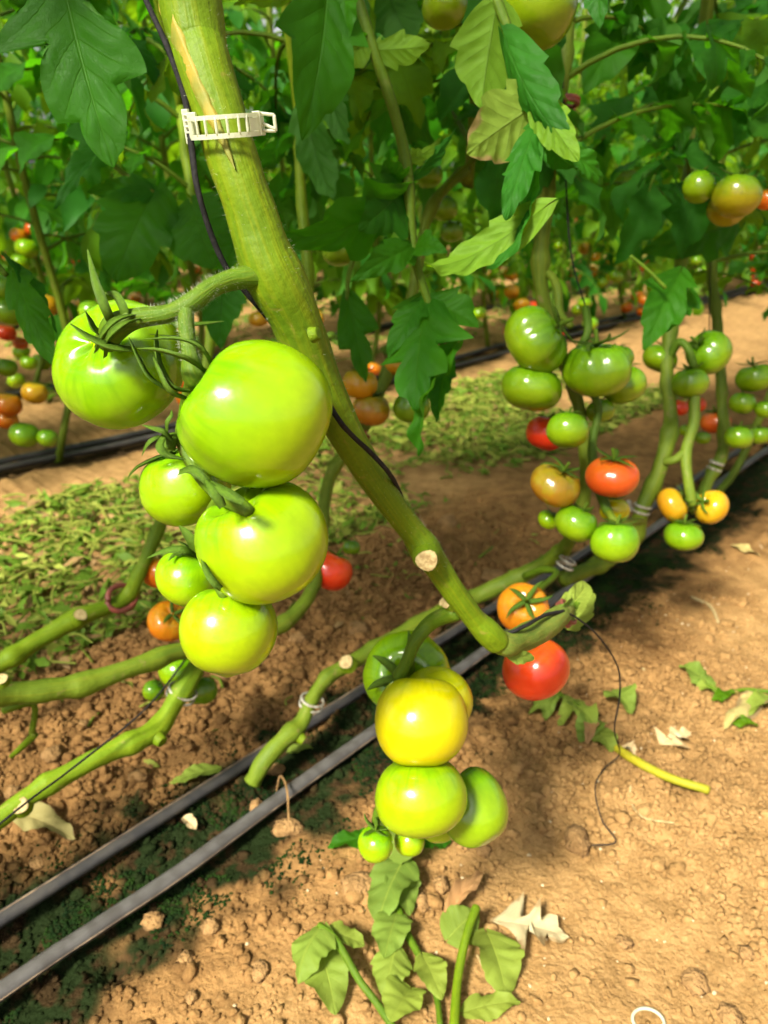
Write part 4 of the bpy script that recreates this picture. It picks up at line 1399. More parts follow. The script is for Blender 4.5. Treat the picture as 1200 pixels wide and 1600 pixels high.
GR1 = 'leafy plants farther along the front row'
for k, s_ in enumerate((1.95, 2.3, 2.68, 3.05, 3.4, 3.8, 4.3)):
    row_plant(s_, .64 + R.uniform(-.05, .05), 'leafy tomato plant in the front row receding towards the right edge', GR1, 300 + k)
# the same row continues out of frame; unseen plants added to cast shade
for k, s_ in enumerate((.10, -.12, -.35, -.6, -.9, -1.2)):
    row_plant(s_, .70 + R.uniform(-.06, .10), 'unseen tomato plant of the front row left of the frame, added for shade', 'unseen front row plants added for shade', 320 + k, .62, .045)

# ------------------------------------------------------------------ hero leaves
HL = random.Random(21)


def pleaf(parent, b, t, wpx, roll=0, fold=.25, curl=.5, lobe=.5, nl=3, mat='leaf', twist=0, wave=.05, nu=44, nv=9, sharp=.8, quilt=.020, heart=.15, seed=None, pucker=.026, name='leaflet'):
    bw, tw = P(*b), P(*t)
    x = tw - bw
    L = x.length
    d = (b[2] + t[2]) / 2
    W = wpx * d / F / L
    view = (Vector((0, 0, HCAM)) - (bw + tw) / 2).normalized()
    zn = Matrix.Rotation(math.radians(roll), 3, x.normalized()) @ view
    v, f, uv = leaflet(1, W, nu, nv, lobe, nl, fold, curl, twist, pucker, wave, HL.randrange(9999) if seed is None else seed, heart, sharp, quilt)
    # straighten so the tip lands where asked
    tip = Vector(v[nu * (2 * nv + 1) + nv])
    ang = math.atan2(tip.z, tip.x)
    m = frame(bw, x, zn) @ Matrix.Scale(L / math.hypot(tip.x, tip.z), 4) @ Matrix.Rotation(ang, 4, 'Y')
    mb = MB(); mb.add(xform(v, m), f, uv)
    return part(name, mb, mat, parent)


def rachis(plant, spec, mat='stalk'):
    return pstem('leaf', plant, spec, mat, 8, .08, 2, len(spec) * 7)[0]


# leaf over the top left corner
l = rachis(A, [(215, -190, .45, 6), (160, -120, .46, 5), (100, -40, .48, 4), (96, 0, .49, 3)])
pleaf(l, (96, -40, .49), (178, 262, .50), 178, 15, .15, .35, 1.2, 3, 'leaf', sharp=.7, pucker=.012, wave=.03)
pleaf(l, (96, -50, .49), (15, 75, .50), 90, -20, .2, .4, .8, 3, 'leaf')
pleaf(l, (100, -50, .49), (188, 60, .50), 80, 20, .2, .4, .8, 3, 'leaf')
# leaf right of the clip
l = rachis(A, [(640, -180, .60, 7), (590, -90, .61, 6), (520, -20, .62, 4)])
pleaf(l, (512, -30, .62), (472, 220, .62), 130, -20, .35, .5, .5, 2, 'leaf', sharp=.75, wave=.03)
pleaf(l, (530, -25, .62), (365, 8, .60), 55, 150, .3, .6, .4, 3, 'leaf_y')
pleaf(l, (540, -30, .62), (545, 62, .62), 70, 30, .3, .4, .4, 3, 'leaf')
# long drooping leaf in the centre
l = rachis(E, [(540, -160, .70, 8), (552, -40, .70, 8), (575, 50, .70, 9), (605, 140, .71, 9), (628, 220, .72, 9), (638, 290, .73, 10), (642, 350, .735, 8), (650, 410, .74, 7), (672, 480, .745, 6), (698, 560, .745, 4)])
pleaf(l, (568, 60, .70), (498, 72, .68), 42, 110, .5, .5, .3, 2, 'leaf')
pleaf(l, (570, 60, .70), (535, 105, .68), 50, 200, .3, .3, .3, 2, 'leaf_y')
pleaf(l, (590, 78, .70), (672, 70, .68), 55, 165, .3, .5, .4, 2, 'leaf_y')
pleaf(l, (632, 300, .73), (430, 370, .70), 105, -50, .2, .8, .7, 3, 'leaf', twist=.5)
pleaf(l, (625, 300, .73), (560, 360, .70), 110, -15, .25, .6, .5, 3, 'leaf', heart=.3)
pleaf(l, (618, 290, .73), (600, 250, .70), 60, 10, .25, .4, .5, 3, 'leaf')
pleaf(l, (645, 385, .735), (548, 440, .70), 52, 10, .2, .7, .4, 3, 'leaf')
pleaf(l, (648, 392, .735), (700, 395, .70), 44, -30, .4, 1.2, .5, 3, 'leaf')
pleaf(l, (636, 285, .73), (712, 200, .76), 22, 40, .4, .4, .3, 3, 'leaf_b')
pleaf(l, (640, 250, .73), (690, 215, .78), 30, 150, .3, .4, .3, 3, 'leaf_y')
# its terminal, lobed, with one side rolled down
pleaf(l, (668, 470, .745), (650, 640, .70), 120, 25, -.25, .4, 1.4, 2, 'leaf', sharp=.6, pucker=.03, wave=.06)
pleaf(l, (672, 470, .745), (748, 512, .735), 75, -35, .3, .4, .5, 2, 'leaf')
pleaf(l, (660, 472, .745), (607, 560, .735), 55, 30, .4, .5, .4, 2, 'leaf')
pleaf(l, (712, 540, .735), (656, 712, .72), 62, 40, .6, .9, .5, 3, 'leaf', pucker=.05, wave=.1)
pleaf(l, (700, 555, .74), (682, 660, .735), 45, 20, .4, .5, .4, 3, 'leaf_b', pucker=.04)
# dark leaflet left of it
l = rachis(B, [(560, 380, .95, 4), (545, 430, .95, 4), (542, 470, .95, 3)])
pleaf(l, (542, 465, .95), (572, 598, .93), 60, 0, .25, .5, 1.2, 2, 'leaf')
# folded leaf near the top right
l = rachis(E, [(700, -190, .62, 9), (745, -60, .62, 9), (775, 0, .62, 9), (800, 60, .62, 7), (828, 110, .62, 5), (838, 190, .615, 4)])
pleaf(l, (775, 15, .62), (752, 170, .63), 112, 165, .15, .3, .3, 2, 'leaf_y', sharp=.65, wave=.03)
pleaf(l, (790, 62, .615), (905, 250, .585), 86, 30, -.55, .6, .3, 3, 'leaf_b', sharp=.6, wave=.02, pucker=.012)
pleaf(l, (838, 160, .60), (904, 252, .578), 64, 185, .35, -.5, .3, 3, 'leaf_y', sharp=.55, wave=.02)
pleaf(l, (842, 160, .615), (730, 240, .60), 110, 170, .2, .4, .3, 3, 'leaf_dry_edge', sharp=.6, wave=.03)
pleaf(l, (838, 195, .61), (790, 345, .575), 62, 10, -.5, .5, .5, 3, 'leaf_b', sharp=.6, pucker=.035)
pleaf(l, (842, 330, .59), (664, 410, .57), 62, 205, .35, 1.4, .3, 3, 'leaf_y', twist=.4, sharp=.6, wave=.02)
pleaf(l, (840, 230, .60), (760, 420, .575), 34, 60, .5, -.9, .3, 3, 'leaf_b', twist=-.4)
pleaf(l, (845, 210, .62), (905, 262, .64), 56, 60, .3, .6, .3, 3, 'leaf_b')
pleaf(l, (880, 235, .64), (942, 290, .66), 40, -30, .3, 1.0, .3, 3, 'leaf')
pleaf(l, (935, -45, .60), (938, 45, .60), 48, 20, .5, .3, .3, 3, 'leaf_b')
# hand-shaped leaves at the right edge
l = rachis(Fp, [(1190, 40, 1.1, 4), (1130, 30, 1.1, 4), (1090, 55, 1.1, 3), (1050, 62, 1.1, 3)])
pleaf(l, (1105, 50, 1.05), (1105, 125, 1.0), 78, 0, .25, .4, .8, 2, 'leaf_b', heart=.35)
pleaf(l, (1140, 35, 1.05), (1142, 70, 1.0), 40, 0, .25, .4, .4, 2, 'leaf_b')
pleaf(l, (1050, 62, 1.1), (985, 105, 1.05), 40, 20, .25, .4, .5, 3, 'leaf_b')
pleaf(l, (1066, 40, 1.1), (1045, 75, 1.08), 34, 20, .25, .4, .5, 3, 'leaf_b')
pleaf(l, (1190, 135, 1.02), (1148, 232, .98), 88, 0, .3, .5, .8, 2, 'leaf_b', heart=.3)
l = rachis(Fp, [(1110, -60, 1.12, 4), (1060, 20, 1.12, 4), (1045, 60, 1.12, 3)])
pleaf(l, (1050, 55, 1.12), (1040, 178, 1.1), 72, 0, .2, .3, .3, 2, 'leaf')
pleaf(l, (985, 20, 1.05), (912, 150, 1.02), 95, 10, .25, .4, .4, 2, 'leaf')
pleaf(l, (1080, 110, 1.14), (1062, 245, 1.12), 60, 10, .3, .4, .3, 2, 'leaf')
l = rachis(G, [(1130, 330, 1.3, 3), (1080, 345, 1.28, 3)])
pleaf(l, (1150, 350, 1.3), (1000, 395, 1.22), 80, 0, .2, .5, .6, 3, 'leaf')
l = rachis(E, [(985, 400, .98, 3), (1010, 420, .98, 3), (1040, 450, .98, 3)])
pleaf(l, (1060, 430, 1.02), (1005, 548, .99), 72, 0, .2, .5, .6, 3, 'leaf')
pleaf(l, (1075, 455, 1.05), (1040, 520, 1.02), 50, 0, .2, .5, .6, 3, 'leaf')
# leaf at the left edge
l = rachis(D, [(-60, 350, .60, 5), (-20, 395, .60, 5), (10, 430, .60, 4)])
pleaf(l, (22, 425, .60), (90, 575, .58), 56, 20, -.35, .5, .4, 3, 'leaf', sharp=.6)
pleaf(l, (14, 405, .60), (88, 520, .60), 30, -60, .3, .5, .4, 3, 'leaf_b', sharp=.6)
l = rachis(D, [(130, 200, .9, 4), (180, 260, .9, 4), (240, 300, .9, 3)])
pleaf(l, (185, 215, .9), (85, 328, .85), 44, 50, .3, .4, .3, 3, 'leaf_b', sharp=.6)
pleaf(l, (240, 300, .9), (135, 300, .88), 50, 30, .3, .4, .3, 3, 'leaf')
pleaf(l, (240, 300, .9), (180, 440, .88), 130, 15, .15, .5, .4, 3, 'leaf', sharp=.6)
pleaf(l, (300, 320, .9), (335, 420, .88), 120, 15, .15, .5, .4, 3, 'leaf', sharp=.6)
l = rachis(Cc, [(480, 130, .95, 4), (500, 160, .95, 4), (505, 175, .95, 3)])
pleaf(l, (478, 175, .95), (520, 310, .92), 66, 160, .25, .6, .4, 3, 'leaf_b', sharp=.6)
pleaf(l, (500, 85, .95), (545, 225, .93), 56, 150, .25, .5, .6, 3, 'leaf_b', sharp=.6)
pleaf(l, (600, -30, .92), (640, 65, .92), 110, 160, .2, .4, .3, 3, 'leaf_b', sharp=.6)
pleaf(l, (385, 350, .62), (345, 430, .62), 60, 20, .25, .4, .3, 3, 'leaf')
pleaf(l, (350, 440, .75), (345, 545, .75), 75, 20, .25, .4, .3, 3, 'leaf_b')

# ------------------------------------------------------------------ clips, twine, rings
def clip_ring():
    c = P(354, 196, .405)
    ax = CV((-.06, .88, .46))
    sx_ = CV((1, .06, 0)); sx_ = (sx_ - ax * sx_.dot(ax)).normalized()
    sy_ = ax.cross(sx_)
    u = .408 / F
    t = thing('stem_clip', 'milky white plastic trellis clip closed round the thick foreground stem', 'plant clip', c - ax * 20 * u)
    rx_, ry_ = 57 * u, 58 * u

    def ring(h, w, a0=0, a1=6.283, n=48):
        pts = [c + sx_ * math.cos(a0 + (a1 - a0) * k / n) * rx_ + sy_ * math.sin(a0 + (a1 - a0) * k / n) * ry_ + ax * h * u for k in range(n + 1)]
        return tube(pts, w * u, n * 2, 8, cap=True, hint=ax)
    
    def band(h0, h1, a0, a1, th=3.2, n=40):
        v, f = [], []
        for k in range(n + 1):
            a = a0 + (a1 - a0) * k / n
            dr = sx_ * math.cos(a) * rx_ + sy_ * math.sin(a) * ry_
            nn = dr.normalized()
            for hh, e in ((h0, 0), (h1, 0), (h1, 1), (h0, 1)):
                v.append(c + dr + nn * th * u * (e - .5) + ax * hh * u)
            if k:
                o_ = 4 * k
                for e in range(4):
                    f.append((o_ - 4 + e, o_ - 4 + (e + 1) % 4, o_ + (e + 1) % 4, o_ + e))
        if abs(a1 - a0) < 6.28:
            f += [(0, 1, 2, 3), (4 * n + 3, 4 * n + 2, 4 * n + 1, 4 * n)]
        mb = MB(); mb.add(v, f)
        ob = part('band', mb, 'plastic', t)
        ob.data.polygons.foreach_set('use_smooth', [False] * len(f))
    band(9, 15, 0, 6.2832)
    band(-17, -10, 0, 6.2832)
    FR = -math.pi / 2                       # side of the ring that faces the camera
    band(-9.5, 8.5, FR - 1.9, FR - .95, 2.6, 12)
    band(-9.5, 8.5, FR + .80, FR + 1.9, 2.6, 12)
    band(-9.5, 8.5, FR + 2.2, FR + 4.0, 2.6, 20)
    for a in (-.72, -.42, -.12, .18, .48, .72):
        q = c + sx_ * math.cos(FR + a) * rx_ + sy_ * math.sin(FR + a) * ry_
        mb = MB(); mb.add(*tube([q - ax * 12 * u, q, q + ax * 12 * u], 2.2 * u, 6, 6)); part('bar', mb, 'plastic', t)

    def block(cx, cy, w, h, dep, name, front=0.0):
        mb = MB(); v = []
        o = c + sx_ * cx * u + ax * cy * u - sy_ * front * u
        for a in (-1, 1):
            for b in (-1, 1):
                for e in (-1, 1):
                    v.append(o + sx_ * a * w * u / 2 + ax * b * h * u / 2 + sy_ * e * dep * u / 2)
        mb.add(v, [(0, 1, 3, 2), (4, 6, 7, 5), (0, 4, 5, 1), (2, 3, 7, 6), (0, 2, 6, 4), (1, 5, 7, 3)])
        ob = part(name, mb, 'plastic', t)
        ob.data.polygons.foreach_set('use_smooth', [False] * 6)
        bv = ob.modifiers.new('bevel', 'BEVEL'); bv.width = 1.2 * u; bv.segments = 2
    block(-58, 2, 10, 48, 14, 'hinge', 10)
    block(-48, 2, 14, 38, 10, 'hinge', 18)
    for k in range(5):
        block(-57, -14 + k * 8, 7, 3, 5, 'tooth', 18)
    block(50, 0, 12, 34, 10, 'latch', 18)
    q0, q1 = 52, 76
    for a, b in (((q0, 14), (q1, 10)), ((q0, -10), (q1, -12)), ((q1, 10), (q1, -12)), ((q0, 2), (q1, -10))):
        pa = c + sx_ * a[0] * u + ax * a[1] * u - sy_ * 10 * u
        pb = c + sx_ * b[0] * u + ax * b[1] * u - sy_ * 10 * u
        mb = MB(); mb.add(*tube([pa, (pa + pb) / 2, pb], 2.6 * u, 6, 8)); part('latch_tab', mb, 'plastic', t)


clip_ring()


def small_clip(x, y, d, r, tilt, label):
    c = P(x, y, d); u = d / F
    ax = CV(tilt)
    s1 = ax.cross(Vector((.2, .1, 1))).normalized(); s2 = ax.cross(s1)
    t = thing('stem_clip', label, 'plant clip', c)
    for h in (-5, 5):
        pts = [c + (s1 * math.cos(a) + s2 * math.sin(a)) * r * u + ax * h * u for a in [6.283 * k / 20 for k in range(21)]]
        mb = MB(); mb.add(*tube(pts, 2.1 * u, 40, 6, wob=.4, seed=x)); part('band', mb, 'clip_dirty', t)
    e = c - s1 * r * u
    mb = MB(); mb.add(*tube([e - ax * 7 * u, e - s1 * 7 * u, e - s1 * 10 * u + ax * 6 * u], 4.5 * u, 8, 6)); part('latch', mb, 'clip_dirty', t)


small_clip(284, 1083, .88, 22, (.45, .85, .3), 'dirty white plant clip on the knobbly stem at lower left')
small_clip(487, 1098, 1.0, 18, (.3, .9, .3), 'dirty white plant clip on the old stem above the farther drip tube')
small_clip(1003, 795, 1.2, 13, (.2, .95, .3), 'small white plant clip on the pale stem beside the amber tomatoes')
small_clip(1118, 728, 1.45, 10, (.3, .9, .3), 'small white plant clip on the thin stem at the right drip tubes')
small_clip(885, 880, 1.09, 13, (.4, .85, .3), 'grey-white plant clip low on the old stem under the right-hand truss')

st_pts = [P(205, -60, .40), P(228, 0, .40), P(262, 75, .40), (P(288, 150, .402)), P(298, 220, .402), P(308, 290, .405), P(328, 360, .415), P(352, 415, .425), P(380, 452, .435), P(430, 510, .45), P(480, 575, .46),
          P(525, 650, .448), P(550, 680, .462), P(580, 708, .477), P(603, 733, .488), P(620, 760, .515), P(636, 800, .565), P(668, 850, .575), P(692, 890, .585), P(715, 920, .605), P(752, 962, .615), P(788, 988, .597), P(820, 978, .60), P(850, 962, .63), P(880, 955, .66)]
mb = MB(); mb.add(*tube(st_pts, .0016, 220, 8, wob=.25, seed=2))
tw = solo('twine', mb, 'twine', 'black twine running down beside the thick foreground stem and round its bend', 'twine')
gp = lambda x, y: px(on_soil(x, y))[2]
tl = [P(880, 955, .66), P(905, 968, .68), P(940, 1000, .72), P(966, 1045, .78), P(968, 1090, .82), P(960, 1140, .86), P(968, 1178, gp(968, 1178) - .03), P(945, 1200, gp(945, 1200) - .022), P(930, 1230, gp(930, 1230) - .020), P(940, 1280, gp(940, 1280) - .018), P(962, 1315, gp(962, 1315) - .018), P(925, 1321, gp(925, 1321) - .016)]
mb = MB(); mb.add(*tube(tl, .0009, 120, 6, wob=.2, seed=4))
solo('twine', mb, 'twine', 'loose end of black twine trailing down onto the bare soil', 'twine')
for pts_, lab in (([(878, 90, .95), (884, 280, .95), (893, 400, .96), (915, 480, .97)], 'black twine hanging above the right-hand truss'),
                  ([(1112, 180, 1.46), (1110, 400, 1.44), (1108, 520, 1.42)], 'thin black twine beside the stem at the right edge'),
                  ([(305, 1010, .88), (230, 1105, .82), (120, 1195, .77), (40, 1255, .72), (-40, 1320, .69)], 'thin dark twine running along the knobbly stem at lower left'),
                  ([(-30, 1000, 1.9), (-10, 380, 1.9), (-5, -50, 1.9)], 'black twine hanging at the left edge')):
    mb = MB(); mb.add(*tube([P(*q) for q in pts_], .0011, 50, 6, wob=.2, seed=5))
    solo('twine', mb, 'twine', lab, 'twine')


def ring_band(x, y, d, rx_, tilt, w, label, turns=1):
    c = P(x, y, d); u = d / F; ax = CV(tilt)
    s1 = ax.cross(Vector((.2, .1, 1))).normalized(); s2 = ax.cross(s1)
    n = 22 * turns
    pts = [c + (s1 * math.cos(a) + s2 * math.sin(a) * .85) * rx_ * u * (1 + .05 * math.sin(2.3 * a)) + ax * (a / 6.283 - turns / 2) * w * 1.6 * u for a in [6.283 * turns * k / n for k in range(n + 1)]]
    mb = MB(); mb.add(*tube(pts, w * u, n * 2, 8))
    solo('rubber_ring', mb, 'rubber', label, 'rubber ring')


ring_band(190, 934, 1.045, 24, (.72, .35, .60), 4.5, 'brown rubber ring round the stem at far left')
ring_band(884, 958, .69, 22, (.75, .55, .35), 3.0, 'reddish rubber band wound round the bent stem end', 3)
ring_band(563, 676, 1.10, 17, (.5, .85, .1), 3.0, 'reddish band on the thin stem behind the main stem', 2)
ring_band(886, 160, .97, 18, (.05, .99, .1), 3.5, 'dark red band on the upright stem near the top', 2)

# torn leaf remains at the stem bend
l = rachis(A, [(895, 950, .70, 8), (905, 940, .705, 5)])
pleaf(l, (878, 965, .69), (918, 912, .72), 44, 10, .2, .3, .2, 2, 'leaf_cut', sharp=.35)
pleaf(l, (845, 985, .65), (895, 935, .69), 34, 30, .4, .3, .2, 2, 'leaf_cut', sharp=.5)
pleaf(l, (795, 1020, .60), (835, 1030, .61), 26, 20, .3, .3, .2, 2, 'leaf_cut', sharp=.5)
pleaf(l, (890, 975, .74), (925, 925, .78), 40, 10, .3, .3, .2, 2, 'leaf_cut', sharp=.4)

# ------------------------------------------------------------------ prunings on the soil
def gleaf(parent, b, t, wpx, mat, tilt=(0, 0, 1), fold=.2, curl=.5, lift=(.006, .012), lobe=.2, wave=.11, sharp=.65, name='leaflet', twist=0., pucker=.03, nu=30, nv=7):
    bw, tw = on_soil(*b), on_soil(*t)
    bw.z += lift[0]; tw.z += lift[1]
    x = tw - bw; L = x.length
    d = px(bw)[2]
    W = wpx * 1.25 * d / F / L
    v, f, uv = leaflet(1, W, nu, nv, lobe, 3, fold, curl, twist, pucker, wave, HL.randrange(9999), .1, sharp, .012)
    tip = Vector(v[nu * (2 * nv + 1) + nv])
    ang = math.atan2(tip.z, tip.x)
    m = frame(bw, x, tilt) @ Matrix.Scale(L / math.hypot(tip.x, tip.z), 4) @ Matrix.Rotation(ang, 4, 'Y')
    vv = xform(v, m)
    out = []
    for q in vv:
        h = soil_at(q) + .0025
        out.append(Vector((q.x, q.y, q.z if q.z > h else h + (h - q.z) * .15)))
    mb = MB(); mb.add(out, f, uv)
    if parent is None:
        return mb
    return part(name, mb, mat, parent)


def gstalk(spec, mat, parent, lift=.006, name='leaf_stalk'):
    pts = []; rad = []
    for q in spec:
        g = on_soil(q[0], q[1]); d = px(g)[2]
        r = q[2] * d / F
        g.z += (q[3] if len(q) > 3 else lift) + r
        pts.append(g); rad.append(r)
    mb = MB(); mb.add(*tube(pts, rad, len(pts) * 7, 10, wob=.08))
    return part(name, mb, mat, parent)


t = thing('pruned_leaf', 'long wilted leaf lying on the soil below the lower truss', 'pruned leaf', on_soil(650, 1480))
gstalk([(605, 1352, 4), (615, 1400, 5), (632, 1460, 6), (655, 1505, 6), (680, 1560, 5), (688, 1615, 5)], 'stalk', t)
gleaf(t, (608, 1360), (625, 1330), 70, 'leaf_cut', lift=(.02, .03), fold=.5, curl=1.5)
gleaf(t, (630, 1365), (590, 1455), 66, 'leaf_cut', lift=(.02, .01), tilt=(-.3, -.2, 1))
gleaf(t, (616, 1375), (640, 1440), 44, 'leaf_cut', lift=(.014, .008), tilt=(.3, -.2, 1))
gleaf(t, (620, 1440), (600, 1520), 50, 'leaf_cut', lift=(.012, .02), fold=.5)
gleaf(t, (618, 1500), (600, 1570), 52, 'leaf_cut', lift=(.02, .01), fold=-.4)
gleaf(t, (660, 1510), (690, 1580), 40, 'leaf_cut', lift=(.015, .015), fold=.5)
gleaf(t, (640, 1560), (610, 1620), 60, 'leaf_cut', lift=(.012, .02), fold=.5)
gleaf(t, (590, 1320), (512, 1330), 36, 'leaf', lift=(.01, .006))
gleaf(t, (650, 1325), (705, 1320), 36, 'leaf', lift=(.01, .006))
t = thing('pruned_leaf', 'wilted leaf with a curled green blade lying left of the long one', 'pruned leaf', on_soil(520, 1540))
gstalk([(500, 1482, 5, .03), (525, 1505, 6, .03), (560, 1555, 6, .02), (585, 1580, 6, .012), (620, 1625, 6)], 'stalk', t)
gleaf(t, (505, 1485), (468, 1560), 66, 'leaf_cut', lift=(.035, .02), tilt=(-.7, -.3, 1), fold=-.4, curl=.9)
gleaf(t, (500, 1500), (525, 1600), 60, 'leaf_cut', lift=(.02, .012), tilt=(.2, -.3, 1), fold=.4)
gleaf(t, (515, 1488), (570, 1500), 34, 'leaf_cut', lift=(.03, .02), fold=.4)
t = thing('pruned_leaf', 'thick cut leaf stalk with pale end standing out of the wilted leaves', 'pruned leaf', on_soil(720, 1540))
gstalk([(742, 1455, 7, .03), (728, 1490, 6.5, .025), (715, 1545, 7, .015), (708, 1625, 8, .008)], 'stem', t)
gs = on_soil(742, 1452); 
gleaf(t, (700, 1480), (745, 1445), 58, 'leaf_cut', lift=(.012, .02), fold=.2)
gleaf(t, (760, 1475), (790, 1570), 68, 'leaf_cut', lift=(.015, .008), tilt=(.3, 0, 1))
gleaf(t, (725, 1590), (812, 1580), 36, 'leaf_cut', lift=(.008, .012), fold=.3)
gstalk([(745, 1500, 2), (765, 1540, 2), (785, 1575, 2)], 'cut', t, name='straw')
mb = gleaf(None, (700, 1440), (755, 1378), 26, 'leaf_tan', fold=.9, curl=1.2, lift=(.004, .012))
solo('dry_leaf', mb, 'leaf_tan', 'curled tan dry leaf right of the tiny tomatoes on the soil', 'dry leaf')
mb = gleaf(None, (775, 1445), (888, 1472), 56, 'leaf_white', fold=.15, curl=.4, lift=(.006, .006), wave=.09, lobe=2.4, pucker=.035)
solo('dry_leaf', mb, 'leaf_white', 'crumpled bleached dry leaf lying on the lit soil', 'dry leaf')
mb = gleaf(None, (1035, 1165), (1078, 1150), 30, 'leaf_white', fold=.3, curl=.6, lift=(.004, .006), wave=.12, lobe=2.4, pucker=.04)
solo('dry_leaf', mb, 'leaf_white', 'small shrivelled white leaf scrap on the path at right', 'dry leaf')
mb = gleaf(None, (972, 1170), (992, 1186), 18, 'leaf_white', fold=.5, curl=1.0, lift=(.003, .006), wave=.25, lobe=1.6, pucker=.1)
solo('dry_leaf', mb, 'leaf_white', 'tiny white leaf scrap beside the yellow stalk', 'dry leaf')
mb = gleaf(None, (30, 1290), (118, 1318), 42, 'leaf_pale', fold=.3, curl=.5, lift=(.02, .006), wave=.12)
solo('dry_leaf', mb, 'leaf_pale', 'pale yellowish wilted leaf under the knobbly stem at lower left', 'dry leaf')
mb = gleaf(None, (342, 1212), (266, 1236), 26, 'leaf', fold=.2, curl=.3, lift=(.012, .012), wave=.05)
solo('fallen_leaflet', mb, 'leaf_cut', 'small fresh green leaflet lying beside the farther drip tube', 'leaflet')
mb = gleaf(None, (452, 1186), (490, 1180), 18, 'leaf', fold=.5, curl=.3, lift=(.012, .012), wave=.05)
solo('fallen_leaflet', mb, 'leaf_cut', 'folded green leaf scrap at the foot of the old stem', 'leaflet')
mb = gleaf(None, (1145, 855), (1188, 872), 14, 'leaf_pale', fold=.3, curl=.3, lift=(.004, .004))
solo('fallen_leaflet', mb, 'leaf_pale', 'pale slim leaf lying on the path near the right edge', 'leaflet')
mb = gleaf(None, (289, 1290), (308, 1308), 18, 'leaf_white', fold=.5, curl=.5, lift=(.012, .012))
solo('dry_leaf', mb, 'leaf_white', 'cream leaf scrap on the moss between the drip tubes', 'dry leaf')
t = thing('pruned_leaf', 'yellow leaf stalk with withered green leaflets on the path', 'pruned leaf', on_soil(1000, 1200))
gstalk([(950, 1170, 6, .006), (985, 1196, 7, .006), (1040, 1225, 7, .006), (1105, 1245, 7, .005)], 'yellow_stalk', t)
gstalk([(950, 1170, 4, .008), (920, 1130, 3, .012), (870, 1095, 3, .012)], 'stalk', t)
for b_, t_, w in (((955, 1090), (985, 1125), 42), ((930, 1135), (905, 1170), 36), ((890, 1110), (930, 1150), 30), ((880, 1100), (825, 1125), 26), ((930, 1150), (955, 1185), 34), ((860, 1095), (850, 1135), 26), ((905, 1105), (870, 1150), 24)):
    gleaf(t, b_, t_, w, R.choice(('leaf_cut', 'leaf_cut', 'leaf')), lift=(.010, .010), fold=.4, curl=.9, wave=.15)
gleaf(t, (925, 1135), (915, 1175), 20, 'leaf_tan', lift=(.012, .012), fold=.5)
t = thing('pruned_leaf', 'faded green and yellow leaf lying at the right edge of the path', 'pruned leaf', on_soil(1140, 1095))
gstalk([(1090, 1070, 2), (1130, 1090, 2.5), (1165, 1085, 3), (1225, 1092, 3)], 'stalk', t)
for b_, t_, w, m_ in (((1110, 1078), (1060, 1045), 34, 'leaf_cut'), ((1120, 1085), (1085, 1080), 22, 'leaf_cut'), ((1190, 1095), (1130, 1145), 30, 'leaf_pale'), ((1215, 1100), (1150, 1128), 26, 'leaf_cut'), ((1180, 1140), (1132, 1135), 14, 'leaf_y'), ((1150, 1090), (1110, 1100), 16, 'leaf_y')):
    gleaf(t, b_, t_, w, m_, lift=(.008, .006), fold=.3, curl=.6, wave=.14)
for spec, lab in (([(985, 1230, 1.8), (985, 1255, 1.8), (1005, 1280, 1.8), (1058, 1290, 1.6)], 'thin curved straw lying below the yellow stalk'),
                  ([(1080, 935, 2.5), (1110, 950, 2.5), (1122, 975, 2.2)], 'bent dry straw on the path at right'),
                  ([(980, 1035, 1.5), (1005, 1048, 1.6), (1030, 1060, 1.4)], 'short dry straw beside the trailing twine'),
                  ([(40, 795, 3.5), (85, 815, 3.5), (110, 818, 3)], 'pale straw at the left among the prunings')):
    pts = []; rad = []
    for x, y, r in spec:
        g = on_soil(x, y); d = px(g)[2]; g.z += .003; pts.append(g); rad.append(r * d / F)
    mb = MB(); mb.add(*tube(pts, rad, 24, 6)); solo('straw', mb, 'cut', lab, 'straw')
# little root loop over the near tube, clear ring at the bottom edge
pts = [on_soil(432, 1236), on_soil(440, 1240) + Vector((0, 0, .028)), on_soil(450, 1262) + Vector((0, 0, .03)), on_soil(452, 1290) + Vector((0, 0, .008))]
mb = MB(); mb.add(*tube(pts, .0014, 24, 6, wob=.2)); solo('root', mb, 'clod', 'thin brown root looping over the nearer drip tube', 'root')
c = on_soil(1012, 1600); u = px(c)[2] / F
pts = [c + Vector((math.cos(a) * 24 * u, math.sin(a) * 20 * u, .004)) for a in [6.283 * k / 24 for k in range(25)]]
mb = MB(); mb.add(*tube(pts, 2.6 * u, 50, 8)); solo('plastic_ring', mb, 'plastic', 'clear plastic ring lying at the bottom edge of the soil', 'plastic ring')

# ------------------------------------------------------------------ rows behind
MIDT = []
CR = {}


def crown_mesh(k, low, z0, mat, zt=1.9):
    key = (k, low, z0, mat, zt)
    if key not in CR:
        rg = random.Random(900 + k)
        mb = MB()
        z = z0
        az = rg.uniform(0, 6)
        while z < zt:
            i = rg.randrange(8)
            mw = Matrix.Translation((0, 0, z)) @ Matrix.Rotation(az, 4, 'Z') @ Matrix.Rotation(rg.uniform(-.3, .3), 4, 'Y') @ Matrix.Scale(rg.uniform(.9, 1.25), 4)
            for m, j in LAYOUTS[i][2]:
                v, f, uv = LOW[j % 5]
                mb.add(xform(v, mw @ m), f, uv, 0)
            az += 2.4 + rg.uniform(-.4, .4)
            z += .040 if z < 1.2 else .07
        CR[key] = mb.mesh('foliage', [mat])
    return CR[key]


